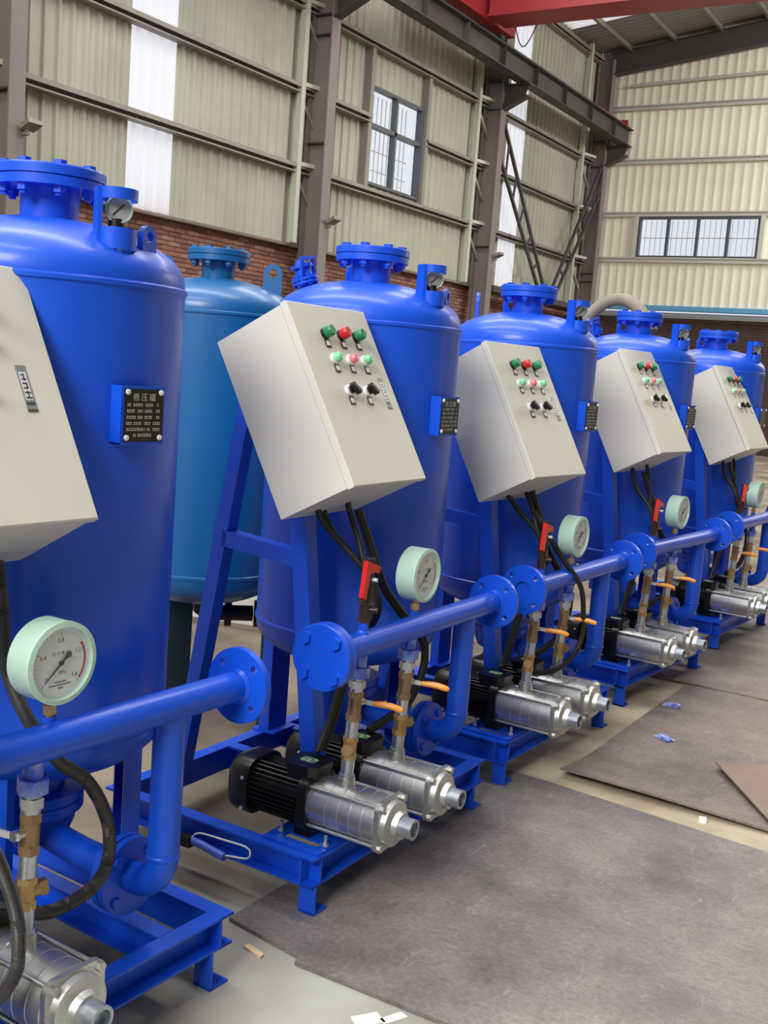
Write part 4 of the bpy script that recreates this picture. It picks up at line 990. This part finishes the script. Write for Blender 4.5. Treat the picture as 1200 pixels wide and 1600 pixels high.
for k in (0.07, 0.155): link('pipe_flange', MB().cyl((k, k * 0.85, 0.40), (k + 0.02, k * 0.85 + 0.017, 0.40), 0.052, n=28).mesh('pf', BLACKM), tt)

# ================================================================== SMALL THINGS
# tan hose draped over the fourth tank
link('suction_hose', MB().tube(spline([(-0.60, 3.10, -0.01), (-0.52, 3.12, 0.5), (-0.42, 3.14, 1.0), (-0.32, 3.18, 1.45), (-0.20, 3.24, 1.68), (-0.10, 3.28, 1.80), (-0.01, 3.29, 1.835), (0.08, 3.27, 1.81), (0.16, 3.23, 1.745), (0.215, 3.20, 1.665)], 0.05), 0.033, 14, mod=lambda i: 1 if i % 2 else 0.97).mesh('suction_hose', HOSET, 60), label='thick tan hose lying over the top flange of the fourth tank', cat='hose')
# wrappers
def wrapper(loc, rz, label, s):
    mb = MB(); n, m_ = 10, 5; rnd = random.Random(s)
    vs = [(0.075 * (i / n - .5), 0.04 * (j / m_ - .5), 0.004 + 0.012 * math.sin(PI * i / n) * math.sin(PI * j / m_) + rnd.uniform(0, .006)) for j in range(m_ + 1) for i in range(n + 1)]
    K = len(vs); vs += [(x, y, 0.0008) for x, y, z in vs]; fs = []
    for j in range(m_):
        for i in range(n):
            a = j * (n + 1) + i; q = (a, a + 1, a + n + 2, a + n + 1); fs.append(q); fs.append(tuple(v + K for v in q[::-1]))
    for i in range(n): fs.append((i + K, i + 1 + K, i + 1, i)); a = m_ * (n + 1) + i; fs.append((a, a + 1, a + 1 + K, a + K))
    for j in range(m_): a = j * (n + 1); fs.append((a, a + n + 1, a + n + 1 + K, a + K)); a += n; fs.append((a + n + 1, a, a + K, a + n + 1 + K))
    link('wrapper', mb.add(vs, fs).mesh('wrapper', WRAP, 15), loc=loc, rot=(0, 0, rz), label=label, cat='wrapper', group='crumpled blue wrappers')
wrapper((0.755, 2.38, -0.004), 0.1, 'crumpled violet blue wrapper on the brown sheet, the farther one', 1)
wrapper((0.868, 1.90, -0.004), -0.5, 'crumpled blue wrapper on the brown sheet, the nearer one', 2)
def chip(name, loc, rz, size, m, label, cat, skew=0.2):
    a, b, c = size
    link(name, MB().prism([(-a, -b), (a, -b * (1 - skew)), (a * (1 - skew), b), (-a, b * 0.8)], (0, 0, 0), (1, 0, 0), (0, 1, 0), (0, 0, c)).mesh(name, m), loc=loc, rot=(0, 0, rz), label=label, cat=cat)
chip('wood_wedge', (0.585, -0.375, -0.012), -0.25, (0.032, 0.009, 0.007), WOOD, 'thin pale wooden wedge beside the edge of the grey steel sheet', 'wedge')
chip('paper_scrap', (0.945, -0.435, -0.012), 0.9, (0.034, 0.022, 0.003), PAPER, 'pale paper scrap on the concrete at the bottom edge, larger one', 'paper')
chip('paper_scrap', (0.985, -0.395, -0.012), 1.1, (0.030, 0.012, 0.003), PAPER, 'pale narrow paper scrap on the concrete close to the steel sheet', 'paper', 0.1)
chip('plastic_bit', (1.225, 1.175, -0.012), 0.2, (0.012, 0.012, 0.016), WHITE, 'tiny white bit propping the raised edge of the brownish sheet', 'debris')
# blue tool with a wire handle
tl = empty('hand_tool', (0.30, -0.199, 0.081), 0.0, label='blue handled tool with a wire bow lying on the side rail of the second unit', cat='tool')
link('tool_grip', MB().tube(spline([(-0.075, 0.004, 0.017), (-0.04, 0.0, 0.018), (0.02, -0.006, 0.014), (0.045, -0.008, 0.012)], 0.01), 0.0115, 12, mod=lambda i: 1.0 if i % 2 else 0.93).mesh('grip', TOOLB, 60), tl)
link('wire_bow', MB().tube(spline([(-0.08, 0.006, 0.024), (-0.06, 0.012, 0.040), (0.02, 0.012, 0.046), (0.10, 0.010, 0.050), (0.118, 0.006, 0.040), (0.112, 0.0, 0.026), (0.06, -0.004, 0.018), (0.035, -0.006, 0.013)], 0.008), 0.0028, 8).mesh('bow', SILVER, 60), tl)
link('tool_head', MB().box((-0.14, -0.010, 0), (-0.075, 0.014, 0.026)).cyl((-0.14, 0.0, 0.013), (-0.165, 0.0, 0.012), 0.009).mesh('head', BLACKM), tl)
# cardboard box, rubble and grey board behind the row
cbx = link('cardboard_box', MB().box((-0.08, -0.07, 0), (0.08, 0.07, 0.10)).mesh('cbx', CARD), loc=(-0.95, 1.12, -0.012), rot=(0, 0, 0.5), label='small pale cardboard box on the floor under the teal tank', cat='box')
link('box_flap', MB().beam((-0.08, -0.07, 0.10), (-0.08, 0.07, 0.10), 0.004, 0.05, (-1, 0, 0.5)).mesh('flap', CARD), cbx)
bd = empty('grey_board', (-1.45, 2.05, -0.012), 0.25, label='pale grey board standing on the floor behind the second tank', cat='board')
link('board_panel', MB().box((-0.5, -0.02, 0.03), (0.75, 0.02, 0.62)).mesh('bp', GREYP), bd)
link('board_foot', MB().box((-0.5, -0.12, 0), (-0.4, 0.12, 0.04)).mesh('bf', LEDGE), bd); link('board_foot', MB().box((0.6, -0.12, 0), (0.7, 0.12, 0.04)).mesh('bf', LEDGE), bd)
